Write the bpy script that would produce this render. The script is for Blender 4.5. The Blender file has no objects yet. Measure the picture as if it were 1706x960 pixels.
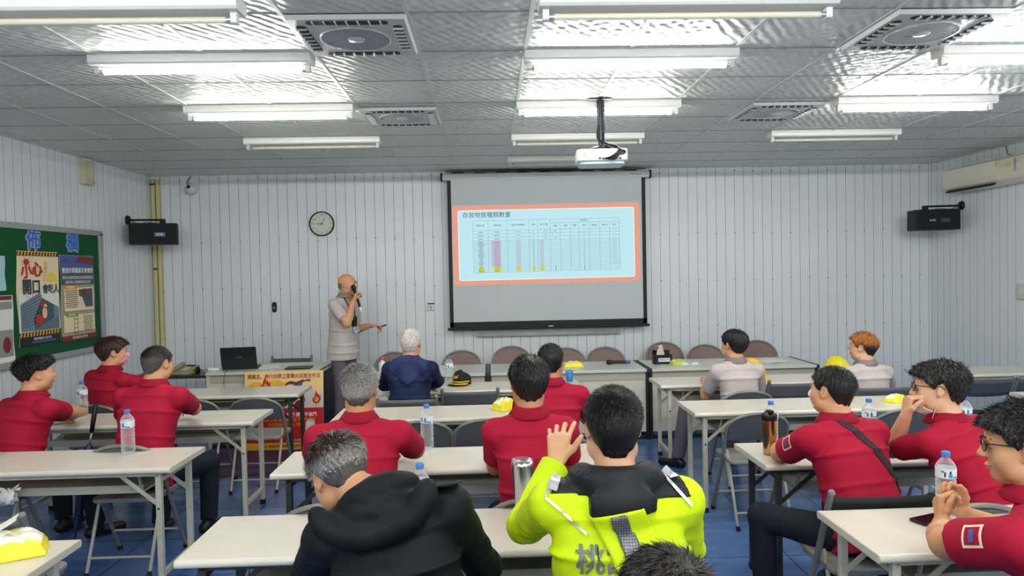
import bpy, math, random
import numpy as np
from mathutils import Vector, Matrix, Euler
from mathutils.bvhtree import BVHTree

random.seed(7)
C = bpy.context.scene.collection
sc = bpy.context.scene
PI = math.pi

# ------------------------------------------------------------------ camera
CAM_H, FPX, PITCH, YAW, ROLL = 1.8, 1159.19, -0.02615, 0.03118, -0.02056
def _axes():
    f = Vector((math.sin(YAW)*math.cos(PITCH), math.cos(YAW)*math.cos(PITCH), math.sin(PITCH)))
    r = Vector((math.cos(YAW), -math.sin(YAW), 0)); u = r.cross(f)
    return r*math.cos(ROLL)+u*math.sin(ROLL), -r*math.sin(ROLL)+u*math.cos(ROLL), f
AX_R, AX_U, AX_F = _axes()
cam_data = bpy.data.cameras.new('camera'); cam_data.sensor_width = 36; cam_data.lens = FPX/1706*36
cam_data.clip_start = .02
cam = bpy.data.objects.new('camera', cam_data); C.objects.link(cam)
m3 = Matrix((AX_R, AX_U, -AX_F)).transposed()
cam.matrix_world = Matrix.Translation((0, 0, CAM_H)) @ m3.to_4x4()
sc.camera = cam

# ------------------------------------------------------------------ world and exposure
w = bpy.data.worlds.new('world'); sc.world = w; w.use_nodes = True
w.node_tree.nodes['Background'].inputs[0].default_value = (.9, .95, 1, 1)
w.node_tree.nodes['Background'].inputs[1].default_value = 0.3
sc.view_settings.view_transform = 'Standard'; sc.view_settings.look = 'None'
sc.view_settings.gamma = 1; sc.view_settings.use_curve_mapping = False
sc.view_settings.exposure = 2.42
TUBE_POWER = 24.0
sc.cycles.use_denoising = True
sc.cycles.max_bounces = 7; sc.cycles.diffuse_bounces = 5; sc.cycles.glossy_bounces = 3; sc.cycles.transmission_bounces = 6
sc.cycles.transparent_max_bounces = 8
sc.cycles.caustics_reflective = False; sc.cycles.caustics_refractive = False
sc.cycles.sample_clamp_indirect = 8.0

def at(px, py, Y):
    """point of the room seen at pixel (px, py) at depth Y"""
    d = AX_R*((px-853)/FPX)+AX_U*((480-py)/FPX)+AX_F
    p = d*(Y/d.y); p.z += CAM_H
    return p
def atz(px, py, z):
    d = AX_R*((px-853)/FPX)+AX_U*((480-py)/FPX)+AX_F
    p = d*((z-CAM_H)/d.z); p.z += CAM_H
    return p

# ------------------------------------------------------------------ materials
MATS = {}
def mat(name, col, rough=.5, metal=0., noise=0., nscale=8., bump=0., bscale=40., trans=0., ior=1.45, emit=None, estr=0., coat=0., spec=None, sheen=0., alpha=1.):
    if name in MATS: return MATS[name]
    m = bpy.data.materials.new(name); m.use_nodes = True; MATS[name] = m
    nt = m.node_tree; b = nt.nodes['Principled BSDF']
    b.inputs['Base Color'].default_value = (*col, 1)
    b.inputs['Roughness'].default_value = rough; b.inputs['Metallic'].default_value = metal
    b.inputs['IOR'].default_value = ior
    if trans: b.inputs['Transmission Weight'].default_value = trans
    if coat: b.inputs['Coat Weight'].default_value = coat
    if spec is not None: b.inputs['Specular IOR Level'].default_value = spec
    if sheen: b.inputs['Sheen Weight'].default_value = sheen; b.inputs['Sheen Roughness'].default_value = .6
    if alpha < 1: b.inputs['Alpha'].default_value = alpha
    if emit: b.inputs['Emission Color'].default_value = (*emit, 1); b.inputs['Emission Strength'].default_value = estr
    m.diffuse_color = (*col, 1)
    if noise or bump:
        tc = nt.nodes.new('ShaderNodeTexCoord')
    if noise:
        n = nt.nodes.new('ShaderNodeTexNoise'); n.inputs['Scale'].default_value = nscale; n.inputs['Detail'].default_value = 4
        nt.links.new(tc.outputs['Object'], n.inputs['Vector'])
        r = nt.nodes.new('ShaderNodeMapRange'); r.inputs[1].default_value = .25; r.inputs[2].default_value = .75
        r.inputs[3].default_value = 1-noise; r.inputs[4].default_value = 1+noise
        nt.links.new(n.outputs['Fac'], r.inputs[0])
        mx = nt.nodes.new('ShaderNodeMix'); mx.data_type = 'RGBA'; mx.blend_type = 'MULTIPLY'; mx.inputs[0].default_value = 1
        mx.inputs[6].default_value = (*col, 1)
        nt.links.new(r.outputs[0], mx.inputs[7]); nt.links.new(mx.outputs[2], b.inputs['Base Color'])
    if bump:
        n2 = nt.nodes.new('ShaderNodeTexNoise'); n2.inputs['Scale'].default_value = bscale; n2.inputs['Detail'].default_value = 3
        nt.links.new(tc.outputs['Object'], n2.inputs['Vector'])
        bp = nt.nodes.new('ShaderNodeBump'); bp.inputs['Strength'].default_value = bump; bp.inputs['Distance'].default_value = .01
        nt.links.new(n2.outputs['Fac'], bp.inputs['Height']); nt.links.new(bp.outputs[0], b.inputs['Normal'])
    return m

def rgb(r, g, b):
    f = lambda c: (c/255/12.92) if c/255 <= .04045 else ((c/255+.055)/1.055)**2.4
    return (f(r), f(g), f(b))

# ------------------------------------------------------------------ objects
def tag(o, label=None, cat=None, group=None, kind=None):
    if label: o['label'] = label
    if cat: o['category'] = cat
    if group: o['group'] = group
    if kind: o['kind'] = kind
    return o
def thing(name, label, cat, loc=(0, 0, 0), rz=0, group=None):
    o = bpy.data.objects.new(name, None); C.objects.link(o); o.empty_display_size = .05
    o.location = loc; o.rotation_euler = (0, 0, rz)
    return tag(o, label, cat, group)
def kids(o): return list(o.children)
def copy_tree(o, parent=None):
    c = o.copy(); C.objects.link(c)
    if parent: c.parent = parent
    for ch in kids(o): copy_tree(ch, c)
    return c

def rotz(a): return Matrix.Rotation(a, 4, 'Z')
def frame(origin, z, x=None):
    """4x4 with local z along z"""
    z = Vector(z).normalized()
    if x is None: x = Vector((1, 0, 0)) if abs(z.x) < .9 else Vector((0, 1, 0))
    x = Vector(x); x = (x - z*x.dot(z)).normalized(); y = z.cross(x)
    m = Matrix((x, y, z)).transposed().to_4x4(); m.translation = Vector(origin)
    return m

class MB:
    """collects simple shapes into one mesh"""
    def __init__(s): s.v = []; s.f = []; s.m = []; s.s = []
    def add(s, vs, fs, mi=0, smooth=False, M=None):
        n = len(s.v)
        if M is not None: vs = [M @ Vector(v) for v in vs]
        s.v += [tuple(v) for v in vs]
        for f in fs: s.f.append([i+n for i in f]); s.m.append(mi); s.s.append(smooth)
    def box(s, c, d, M=None, mi=0):
        x, y, z = d[0]/2, d[1]/2, d[2]/2
        vs = [(c[0]+a*x, c[1]+b*y, c[2]+e*z) for a in (-1, 1) for b in (-1, 1) for e in (-1, 1)]
        s.add(vs, [(0, 1, 3, 2), (4, 6, 7, 5), (0, 4, 5, 1), (2, 3, 7, 6), (0, 2, 6, 4), (1, 5, 7, 3)], mi, False, M); return s
    def bar(s, a, b, wx, wy, up=(0, 0, 1), mi=0):
        """box from a to b with cross-section wx (sideways) by wy"""
        a, b = Vector(a), Vector(b); L = (b-a).length
        m = frame(a, b-a, Vector(b-a).cross(Vector(up)) if abs((b-a).normalized().dot(Vector(up))) < .999 else (1, 0, 0))
        s.box((0, 0, L/2), (wx, wy, L), m, mi); return s
    def rbox(s, c, d, r=.01, seg=3, M=None, mi=0, axis='Z'):
        """box with edges along axis rounded"""
        dims = {'Z': (0, 1, 2), 'Y': (0, 2, 1), 'X': (1, 2, 0)}[axis]
        a, b, h = d[dims[0]]/2, d[dims[1]]/2, d[dims[2]]/2
        pts = []
        for q, (sx, sy) in enumerate(((1, 1), (-1, 1), (-1, -1), (1, -1))):
            for k in range(seg+1):
                t = (q+k/seg)*PI/2
                pts.append((sx*(a-r)+r*math.cos(t), sy*(b-r)+r*math.sin(t)))
        def put(p, z):
            v = [0, 0, 0]; v[dims[0]] = c[dims[0]]+p[0]; v[dims[1]] = c[dims[1]]+p[1]; v[dims[2]] = c[dims[2]]+z
            return v
        n = len(pts); vs = [put(p, -h) for p in pts]+[put(p, h) for p in pts]
        fs = [list(range(n))[::-1], list(range(n, 2*n))]+[(i, (i+1) % n, n+(i+1) % n, n+i) for i in range(n)]
        if axis == 'Y': fs = [f[::-1] for f in fs]
        s.add(vs, fs, mi, False, M); return s
    def tube(s, pts, r, seg=10, closed=False, mi=0, M=None, cap=True):
        pts = [Vector(p) for p in pts]; n = len(pts); rr = r if isinstance(r, (list, tuple)) else [r]*n
        vs = []; prev = None
        for i, p in enumerate(pts):
            if closed: t = pts[(i+1) % n]-pts[i-1]
            else: t = pts[min(i+1, n-1)]-pts[max(i-1, 0)]
            t.normalize()
            if prev is None: x = t.orthogonal().normalized()
            else: x = (prev-t*prev.dot(t)).normalized()
            prev = x; y = t.cross(x)
            for k in range(seg):
                a = 2*PI*k/seg; vs.append(p+(x*math.cos(a)+y*math.sin(a))*rr[i])
        fs = []
        for i in range(n if closed else n-1):
            j = (i+1) % n
            for k in range(seg):
                l = (k+1) % seg; fs.append((i*seg+k, i*seg+l, j*seg+l, j*seg+k))
        s.add(vs, fs, mi, True, M)
        if cap and not closed:
            s.add(vs[:seg], [list(range(seg))[::-1]], mi, False, M); s.add(vs[-seg:], [list(range(seg))], mi, False, M)
        return s
    def cyl(s, a, b, r, r2=None, seg=16, mi=0): return s.tube([a, b], [r, r if r2 is None else r2], seg, mi=mi)
    def lathe(s, prof, seg=24, M=None, mi=0, smooth=True, sx=1, sy=1, a0=0, a1=2*PI):
        full = abs(a1-a0-2*PI) < 1e-6; na = seg if full else seg+1; n = len(prof)
        vs = [(sx*r*math.cos(a0+(a1-a0)*k/seg), sy*r*math.sin(a0+(a1-a0)*k/seg), z) for r, z in prof for k in range(na)]
        fs = []
        for i in range(n-1):
            for k in range(seg):
                l = (k+1) % na
                fs.append((i*na+k, i*na+l, (i+1)*na+l, (i+1)*na+k))
        s.add(vs, fs, mi, smooth, M)
        return s
    def poly(s, pts, h, M=None, mi=0):
        """flat outline pts (x,y) extruded from z=0 to z=h"""
        n = len(pts)
        ar = sum(pts[i][0]*pts[(i+1) % n][1]-pts[(i+1) % n][0]*pts[i][1] for i in range(n))
        if ar < 0: pts = pts[::-1]
        vs = [(x, y, 0) for x, y in pts]+[(x, y, h) for x, y in pts]
        fs = [list(range(n))[::-1], list(range(n, 2*n))]+[(i, (i+1) % n, n+(i+1) % n, n+i) for i in range(n)]
        s.add(vs, fs, mi, False, M); return s
    def sphere(s, c, r, M=None, mi=0, nu=16, nv=10, v0=0., v1=1.):
        rx, ry, rz = r if isinstance(r, (tuple, list)) else (r, r, r)
        vs = []; fs = []
        for j in range(nv+1):
            t = PI*(v0+(v1-v0)*j/nv)
            for i in range(nu):
                a = 2*PI*i/nu; vs.append((c[0]+rx*math.sin(t)*math.cos(a), c[1]+ry*math.sin(t)*math.sin(a), c[2]+rz*math.cos(t)))
        for j in range(nv):
            for i in range(nu):
                k = (i+1) % nu; fs.append((j*nu+i, (j+1)*nu+i, (j+1)*nu+k, j*nu+k))
        s.add(vs, fs, mi, True, M); return s
    def build_each(s, name, mats, parent=None, bevel=0):
        """one object for every separate piece"""
        par = list(range(len(s.v)))
        def fd(a):
            while par[a] != a: par[a] = par[par[a]]; a = par[a]
            return a
        key = {}
        for i, v in enumerate(s.v):
            k = tuple(round(c_, 5) for c_ in v)
            if k in key: par[fd(i)] = fd(key[k])
            else: key[k] = i
        for f in s.f:
            for q in f[1:]: par[fd(q)] = fd(f[0])
        gr = {}
        for i, f in enumerate(s.f): gr.setdefault(fd(f[0]), []).append(i)
        out = []
        for g in gr.values():
            m = MB(); re_ = {}
            for i in g:
                nf = []
                for q in s.f[i]:
                    if q not in re_: re_[q] = len(m.v); m.v.append(s.v[q])
                    nf.append(re_[q])
                m.f.append(nf); m.m.append(s.m[i]); m.s.append(s.s[i])
            out.append(m.build(name, mats, parent, bevel))
        return out
    def build(s, name, mats, parent=None, bevel=0, bseg=2, merge=False):
        me = bpy.data.meshes.new(name); me.from_pydata(s.v, [], s.f)
        for mm in (mats if isinstance(mats, (list, tuple)) else [mats]): me.materials.append(mm)
        me.polygons.foreach_set('material_index', s.m); me.polygons.foreach_set('use_smooth', s.s)
        me.validate(); me.update()
        o = bpy.data.objects.new(name, me); C.objects.link(o)
        if parent: o.parent = parent
        if bevel:
            b = o.modifiers.new('bevel', 'BEVEL'); b.width = bevel; b.segments = bseg; b.limit_method = 'ANGLE'; b.angle_limit = math.radians(40)
            b.harden_normals = False
        return o

def structure(name, mb, mats, **k):
    o = mb.build(name, mats, **k); o['kind'] = 'structure'; return o

def embolden(me, b):
    """heavier strokes: the flat letters laid over themselves a little to each side"""
    if b < .0003: return me
    nv = len(me.vertices); co = np.zeros(nv*3); me.vertices.foreach_get('co', co); co = co.reshape(-1, 3)
    fs = [tuple(p.vertices) for p in me.polygons]; V = []; F = []
    for q in range(9):
        d = (0, 0) if q == 8 else (b*math.cos(q*PI/4), b*math.sin(q*PI/4))
        V.append(co+np.array([d[0], d[1], -.00002*q])); F += [tuple(i+q*nv for i in f) for f in fs]
    out = bpy.data.meshes.new(me.name); out.from_pydata(np.concatenate(V).tolist(), [], F); out.materials.append(me.materials[0])
    return out

def text(name, s, size, m, parent, M, h=.0006, bold=0., sx=1., label=None, align='CENTER'):
    cu = bpy.data.curves.new(name, 'FONT'); cu.body = s; cu.size = size; cu.extrude = h; cu.align_x = align; cu.align_y = 'CENTER'
    cu.resolution_u = 2
    t = bpy.data.objects.new('tmp', cu); C.objects.link(t)
    dg = bpy.context.evaluated_depsgraph_get()
    me = bpy.data.meshes.new_from_object(t.evaluated_get(dg)); bpy.data.objects.remove(t); me.materials.clear(); me.materials.append(m)
    me = embolden(me, bold)
    me.transform(M @ Matrix.Scale(sx, 4, (1, 0, 0)))
    o = bpy.data.objects.new(name, me); C.objects.link(o); o.parent = parent
    if label: o['label'] = label
    return o
# ================================================================== the room
XL, XR, YF, YB, ZC = -4.205, 5.713, 8.833, -5.6, 3.055
CELL, GX, GY = .605, -1.5855, 4.0137

# ceiling panels: semi-gloss embossed vinyl
def ceiling_material():
    m = mat('ceiling_vinyl', rgb(214, 218, 212), .38, spec=.28); nt = m.node_tree; b = nt.nodes['Principled BSDF']
    tc = nt.nodes.new('ShaderNodeTexCoord')
    mp = nt.nodes.new('ShaderNodeMapping'); mp.inputs['Scale'].default_value = (1, 1, 1); mp.inputs['Rotation'].default_value = (0, 0, .6)
    nt.links.new(tc.outputs['Object'], mp.inputs['Vector'])
    v = nt.nodes.new('ShaderNodeTexVoronoi'); v.feature = 'SMOOTH_F1'; v.inputs['Scale'].default_value = 15; v.inputs['Smoothness'].default_value = .6
    v.inputs['Randomness'].default_value = .55
    nt.links.new(mp.outputs[0], v.inputs['Vector'])
    wv = nt.nodes.new('ShaderNodeTexWave'); wv.inputs['Scale'].default_value = 5.5; wv.inputs['Distortion'].default_value = 3.0; wv.inputs['Detail Scale'].default_value = 1.5
    nt.links.new(mp.outputs[0], wv.inputs['Vector'])
    ad = nt.nodes.new('ShaderNodeMath'); ad.operation = 'MULTIPLY_ADD'; ad.inputs[1].default_value = .35
    nt.links.new(wv.outputs['Fac'], ad.inputs[0]); nt.links.new(v.outputs['Distance'], ad.inputs[2])
    bp = nt.nodes.new('ShaderNodeBump'); bp.inputs['Strength'].default_value = .8; bp.inputs['Distance'].default_value = .02
    nt.links.new(ad.outputs[0], bp.inputs['Height']); nt.links.new(bp.outputs[0], b.inputs['Normal'])
    # each panel a hair lighter or darker
    wn = nt.nodes.new('ShaderNodeTexWhiteNoise'); sn = nt.nodes.new('ShaderNodeVectorMath'); sn.operation = 'SNAP'
    off = nt.nodes.new('ShaderNodeVectorMath'); off.operation = 'ADD'; off.inputs[1].default_value = (-GX+20*CELL, -GY+20*CELL, 0)
    nt.links.new(tc.outputs['Object'], off.inputs[0]); nt.links.new(off.outputs[0], sn.inputs[0]); sn.inputs[1].default_value = (CELL, CELL, 10)
    nt.links.new(sn.outputs[0], wn.inputs[0])
    r = nt.nodes.new('ShaderNodeMapRange'); r.inputs[3].default_value = .93; r.inputs[4].default_value = 1.04
    nt.links.new(wn.outputs['Value'], r.inputs[0])
    mx = nt.nodes.new('ShaderNodeMix'); mx.data_type = 'RGBA'; mx.blend_type = 'MULTIPLY'; mx.inputs[0].default_value = 1
    mx.inputs[6].default_value = (*rgb(214, 218, 212), 1)
    nt.links.new(r.outputs[0], mx.inputs[7]); nt.links.new(mx.outputs[2], b.inputs['Base Color'])
    return m
M_CEIL = ceiling_material()
M_TBAR = mat('ceiling_bar', rgb(205, 208, 204), .35)
mb = MB(); mb.box(((XL+XR)/2, (YF+YB)/2, ZC+.05), (XR-XL+.4, YF-YB+.4, .1)); structure('ceiling', mb, M_CEIL)
mb = MB()
k = -4
while GX+k*CELL < XR:
    x = GX+k*CELL
    if x > XL+.01: mb.box((x, (YF+YB)/2, ZC-.002), (.022, YF-YB, .004))
    k += 1
k = -15
while GY+k*CELL < YF:
    mb.box(((XL+XR)/2, GY+k*CELL, ZC-.0012), (XR-XL, .007, .0024), mi=1); k += 1
for x in (XL+.012, XR-.012): mb.box((x, (YF+YB)/2, ZC-.002), (.024, YF-YB, .004))
structure('trim_1', mb, [M_TBAR, mat('ceiling_joint', rgb(120, 124, 120), .6)])

# wall panels: vertical boards with real grooves
M_WALL = mat('wall_panel', rgb(224, 230, 233), .42, noise=.03, nscale=1.3)
M_GROOVE = mat('wall_groove', rgb(120, 126, 128), .8)
M_SCREW = mat('wall_screw', rgb(90, 92, 92), .4, metal=.6)
def panel_wall(name, p0, p1, inward, pitch=.1205, screws=True):
    p0, p1 = Vector(p0), Vector(p1); d = p1-p0; L = d.length; d.normalize(); n = Vector(inward)
    mb = MB(); k = 0; t = 0; rnd = random.Random(3)
    mb2 = []
    while t < L:
        t1 = min(t+pitch, L); a = p0+d*(t+.0022); b = p0+d*(t1-.0022); h = ZC
        # board face, with a shallow centre rib line
        c1 = a+(b-a)*.5
        vs = [a, b, b+Vector((0, 0, h)), a+Vector((0, 0, h))]
        mb.add(vs, [(0, 1, 2, 3)], 0)
        g0 = p0+d*(t1-.0022); g1 = p0+d*(t1+.0022); gm = p0+d*t1-n*.007
        mb.add([g0, gm, gm+Vector((0, 0, h)), g0+Vector((0, 0, h))], [(0, 1, 2, 3)], 1)
        mb.add([gm, g1, g1+Vector((0, 0, h)), gm+Vector((0, 0, h))], [(0, 1, 2, 3)], 1)
        if screws and k % 2 == 0:
            for z in (.45, 1.02, 1.62, 2.22, 3.0):
                q = p0+d*(t1+.004)+Vector((0, 0, z+rnd.uniform(-.02, .02)))
                mb.lathe([(0, .0035), (.005, .003), (.0075, 0)], 8, frame(q, n), mi=2)
        t = t1; k += 1
    # backing slab
    c = (p0+p1)/2-n*.06+Vector((0, 0, ZC/2)); ang = math.atan2(d.y, d.x)
    mb.box((0, 0, 0), (L+.2, .1, ZC+.2), Matrix.Translation(c) @ rotz(ang), mi=0)
    return structure(name, mb, [M_WALL, M_GROOVE, M_SCREW])
panel_wall('wall_front', (XL, YF, 0), (XR, YF, 0), (0, -1, 0))
panel_wall('wall_left', (XL, YB, 0), (XL, YF, 0), (1, 0, 0), screws=False)
panel_wall('wall_right', (XR, YF, 0), (XR, YB, 0), (-1, 0, 0), screws=False)
mb = MB(); mb.box(((XL+XR)/2, YB-.06, ZC/2), (XR-XL+.4, .1, ZC+.2)); structure('wall_back', mb, M_WALL)

# floor: blue vinyl tiles
def floor_material():
    m = mat('floor_vinyl', rgb(62, 92, 138), .2); nt = m.node_tree; b = nt.nodes['Principled BSDF']
    tc = nt.nodes.new('ShaderNodeTexCoord')
    br = nt.nodes.new('ShaderNodeTexBrick'); br.offset = 0; br.inputs['Scale'].default_value = 1
    br.inputs['Brick Width'].default_value = .6; br.inputs['Row Height'].default_value = .6; br.inputs['Mortar Size'].default_value = .0035
    br.inputs['Color1'].default_value = (*rgb(84, 118, 170), 1); br.inputs['Color2'].default_value = (*rgb(74, 106, 156), 1)
    br.inputs['Mortar'].default_value = (*rgb(30, 44, 72), 1)
    nt.links.new(tc.outputs['Object'], br.inputs['Vector'])
    n = nt.nodes.new('ShaderNodeTexNoise'); n.inputs['Scale'].default_value = 2.2; n.inputs['Detail'].default_value = 8; n.inputs['Roughness'].default_value = .7
    mp = nt.nodes.new('ShaderNodeMapping'); mp.inputs['Scale'].default_value = (1, 3, 1)
    nt.links.new(tc.outputs['Object'], mp.inputs['Vector']); nt.links.new(mp.outputs[0], n.inputs['Vector'])
    r = nt.nodes.new('ShaderNodeMapRange'); r.inputs[1].default_value = .3; r.inputs[2].default_value = .7; r.inputs[3].default_value = .72; r.inputs[4].default_value = 1.25
    nt.links.new(n.outputs['Fac'], r.inputs[0])
    mx = nt.nodes.new('ShaderNodeMix'); mx.data_type = 'RGBA'; mx.blend_type = 'MULTIPLY'; mx.inputs[0].default_value = 1
    nt.links.new(br.outputs['Color'], mx.inputs[6]); nt.links.new(r.outputs[0], mx.inputs[7]); nt.links.new(mx.outputs[2], b.inputs['Base Color'])
    bp = nt.nodes.new('ShaderNodeBump'); bp.inputs['Strength'].default_value = .15; bp.inputs['Distance'].default_value = .004
    nt.links.new(n.outputs['Fac'], bp.inputs['Height']); nt.links.new(bp.outputs[0], b.inputs['Normal'])
    return m
mb = MB(); mb.box(((XL+XR)/2, (YF+YB)/2, -.05), (XR-XL+.4, YF-YB+.4, .1)); structure('floor', mb, floor_material())

# ------------------------------------------------------------------ ceiling lamps
M_WHITE = mat('white_metal', rgb(226, 226, 220), .35)
M_PLASTIC = mat('white_plastic', rgb(215, 215, 208), .4)
M_DARK = mat('dark_slot', rgb(28, 30, 32), .6)
M_BLACK = mat('black_plastic', rgb(16, 17, 19), .42)
M_TUBE_ON = mat('tube_lit', (1, 1, 1), .3, emit=(1, .985, .93), estr=TUBE_POWER)
M_TUBE_OFF = mat('tube_unlit', rgb(214, 210, 188), .25)
def lamp(lit, label, group):
    t = thing('fluorescent_light', label, 'ceiling light', group=group)
    mb = MB()
    L = .62
    # folded sheet channel: hollow trapezoid profile along x
    prof = [(-.062, 0), (-.062, -.044), (-.05, -.055), (.05, -.055), (.062, -.044), (.062, 0)]
    mb.poly([(y, z) for y, z in prof], 2*L, frame((-L, 0, 0), (1, 0, 0), (0, 1, 0)))
    mb.build('housing', M_WHITE, t, bevel=.002)
    mb = MB()
    for s in (-1, 1):
        mb.rbox((s*(L-.028), -.0, -.075), (.026, .034, .05), .01, axis='X')
    mb.build_each('lamp_holder', M_PLASTIC, t)
    # lit tube glows below; added opaque upper arc keeps light off the ceiling
    XM = frame((-L+.04, 0, -.083), (1, 0, 0), (0, 1, 0)); TL_ = 2*L-.08
    a_up = math.radians(62) if lit else 0
    mb = MB(); mb.lathe([(.0135, 0), (.0135, TL_)], 20, XM, a0=PI/2+a_up, a1=PI/2+2*PI-a_up); mb.build('tube', M_TUBE_ON if lit else M_TUBE_OFF, t)
    if lit: mb = MB(); mb.lathe([(.0137, 0), (.0137, TL_)], 8, XM, a0=PI/2-a_up, a1=PI/2+a_up); mb.build('tube_light_shield', M_WHITE, t)
    mb = MB()
    for s in (-1, 1): mb.cyl((s*(L-.062), 0, -.083), (s*(L-.04), 0, -.083), .0142, seg=14)
    mb.build_each('tube_cap', mat('brushed_metal', rgb(190, 190, 188), .3, metal=.8), t)
    return t
LX = {'left': -1.61, 'middle': .845, 'right': 3.285}
LY = [(0, 2.9), (1, 4.06), (2, 5.28), (3, 6.53), (4, 7.8)]
lit_set = {('left', 1), ('left', 2), ('middle', 1), ('middle', 2), ('right', 0), ('right', 1), ('right', 2)}
ORD = {0: 'nearest', 1: 'second', 2: 'third', 3: 'fourth', 4: 'fifth'}
protos = {True: None, False: None}
def place_lamp(col, y, lit, label, drop=0., group='fluorescent tube lights on the ceiling'):
    if protos[lit] is None: t = lamp(lit, label, group); protos[lit] = t
    else: t = copy_tree(protos[lit])
    t['label'] = label; t['group'] = group
    t.location = (LX[col], y, ZC-drop-.0005)
    return t
for col in ('left', 'middle', 'right'):
    for r, y in LY:
        if r == 4 and col != 'middle': continue
        lit = (col, r) in lit_set
        lab = '%s tube light in the %s column on the ceiling, %s from the camera' % ('lit' if lit else 'unlit', col, ORD[r])
        if r == 0:
            # the first row hangs a little below the panels on two short rods
            t = place_lamp(col, y, lit, lab, .13)
            for s in (-.4, .4):
                h = MB().cyl((s, 0, 0), (s, 0, .129), .005, seg=8); h.build('hanger_rod', M_WHITE, t)
        else: place_lamp(col, y, lit, lab)
# unseen lamp rows over and behind the camera, added to lift overall light
for col in ('left', 'middle', 'right'):
    for y in (1.6, .35, -.9, -2.1, -3.35, -4.6):
        place_lamp(col, y, True, 'unseen lit tube light added for fill over or behind the camera, %s column' % col, 0)

# ------------------------------------------------------------------ ceiling circulation fans
def fan_unit():
    t = thing('ceiling_fan', 'x', 'fan', group='square circulation fans in the ceiling')
    W = .285
    mb = MB()
    # frame built as a plate with a round opening, ringed by sloped slots
    seg = 48; ro = .18
    pts_o = []; pts_i = []
    for k in range(seg):
        a = 2*PI*k/seg; c, s = math.cos(a), math.sin(a); q = W/max(abs(c), abs(s))
        pts_o.append((c*q, s*q, -.022)); pts_i.append((c*ro, s*ro, -.022))
    vs = pts_o+pts_i+[(x*1.03, y*1.03, 0) for x, y, z in pts_o]+[(x, y, -.004) for x, y, z in pts_i]
    fs = []
    for k in range(seg):
        l = (k+1) % seg
        fs += [(k, seg+k, seg+l, l), (2*seg+k, k, l, 2*seg+l), (seg+k, 3*seg+k, 3*seg+l, seg+l)]
    mb.add(vs, fs, 0)
    mb.build('panel', mat('fan_plastic', rgb(188, 191, 188), .35), t)
    mb = MB()
    for q in range(4):
        R = rotz(q*PI/2)
        mb.rbox((0, W-.045, -.0225), (.40, .048, .004), .022, 5, R)
    mb.build('air_slot', M_DARK, t)
    for q in range(4):
        R = rotz(q*PI/2); mb = MB()
        for k in range(7):
            mb.box((0, 0, 0), (.007, .05, .012), R @ Matrix.Translation((-.165+k*.055, W-.045, -.027)) @ Matrix.Rotation(.5, 4, 'Y'))
        mb.build('louvre', MATS['fan_plastic'], t)
    mb = MB()
    for k in range(15):
        y = -.168+k*.024; x = math.sqrt(max(.176**2-y*y, 0))
        mb.box((0, y, -.024), (2*x, .0055, .006))
    for x0 in (-.09, 0, .09):
        y = math.sqrt(.176**2-x0*x0); mb.box((x0, 0, -.021), (.005, 2*y, .004))
    mb.lathe([(.176, -.02), (.176, -.029), (.184, -.029), (.186, -.021)], 40)
    mb.lathe([(0, -.032), (.04, -.031), (.046, -.024)], 24)
    mb.build('grille', MATS['fan_plastic'], t)
    mb = MB(); mb.lathe([(.185, .0), (0, .0)], 40, Matrix.Translation((0, 0, -.003)), smooth=False); mb.build('fan_well', M_DARK, t)
    mb = MB()
    for k in range(5):
        M = rotz(k*2*PI/5) @ Matrix.Translation((.09, 0, -.0125)) @ Matrix.Rotation(.12, 4, 'X')
        mb.box((0, 0, 0), (.14, .07, .002), M)
    mb.build('fan_blade', mat('fan_blade_grey', rgb(52, 55, 58), .4), t)
    mat('grey_plastic', rgb(120, 124, 126), .4)
    return t
fu = fan_unit()
FANS = [(-.675, 3.71, 'large-looking near left square ceiling fan beside the lit tube light'),
        (-.675, 5.63, 'far left square ceiling fan, above the wall clock side of the room'),
        (2.347, 3.71, 'near right square ceiling fan with a red tint in its slot'),
        (2.347, 5.63, 'far right square ceiling fan between projector and lit tube light')]
for i, (x, y, lab) in enumerate(FANS):
    t = fu if i == 0 else copy_tree(fu)
    t['label'] = lab; t.location = (x, y, ZC-.0045)

# smoke detectors
def detector(x, y, lab):
    t = thing('smoke_detector', lab, 'smoke detector', (x, y, ZC-.0005), group='smoke detectors on the ceiling')
    MB().lathe([(.0, -.012), (.052, -.012), (.055, 0)], 24).build('base', M_PLASTIC, t)
    MB().lathe([(0, -.045), (.022, -.044), (.03, -.03), (.04, -.026), (.042, -.0125)], 24).build('sensor_cap', M_WHITE, t)
detector(-1.63, 7.05, 'small round white smoke detector near the left tube lights')
detector(3.29, 7.15, 'small round white smoke detector near the right tube lights')

# ------------------------------------------------------------------ projector on a pole
t = thing('projector', 'white projector hanging from the ceiling on a dark pole', 'projector', (.84, 5.15, 2.62), math.radians(-4))
mb = MB(); mb.rbox((0, 0, 0), (.37, .26, .085), .045, 5); mb.build('case', mat('projector_white', rgb(225, 226, 222), .35), t, bevel=.008, bseg=3)
MB().rbox((0, .02, -.052), (.33, .24, .02), .04, 5).build('lower_case', mat('projector_base', rgb(196, 220, 222), .35), t)
mb = MB()
for k in range(6): mb.lathe([(.012+k*.005, 0), (.014+k*.005, -.002)], 20, frame((-.10, -.131, .003), (0, 1, 0)))
mb.build('speaker_grille', mat('light_grey', rgb(190, 190, 186), .5), t)
mb = MB()
for x, z, wd in ((-.02, -.028, .02), (.01, -.03, .03), (.06, -.028, .028), (.10, -.03, .012), (.14, .0, .03), (.125, -.03, .02)):
    mb.box((x, -.131, z), (wd, .004, .013 if wd > .014 else .012))
mb.build('port', M_BLACK, t)
MB().cyl((.08, .12, .0), (.08, .155, .0), .035, seg=24).build('lens', M_BLACK, t)
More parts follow.
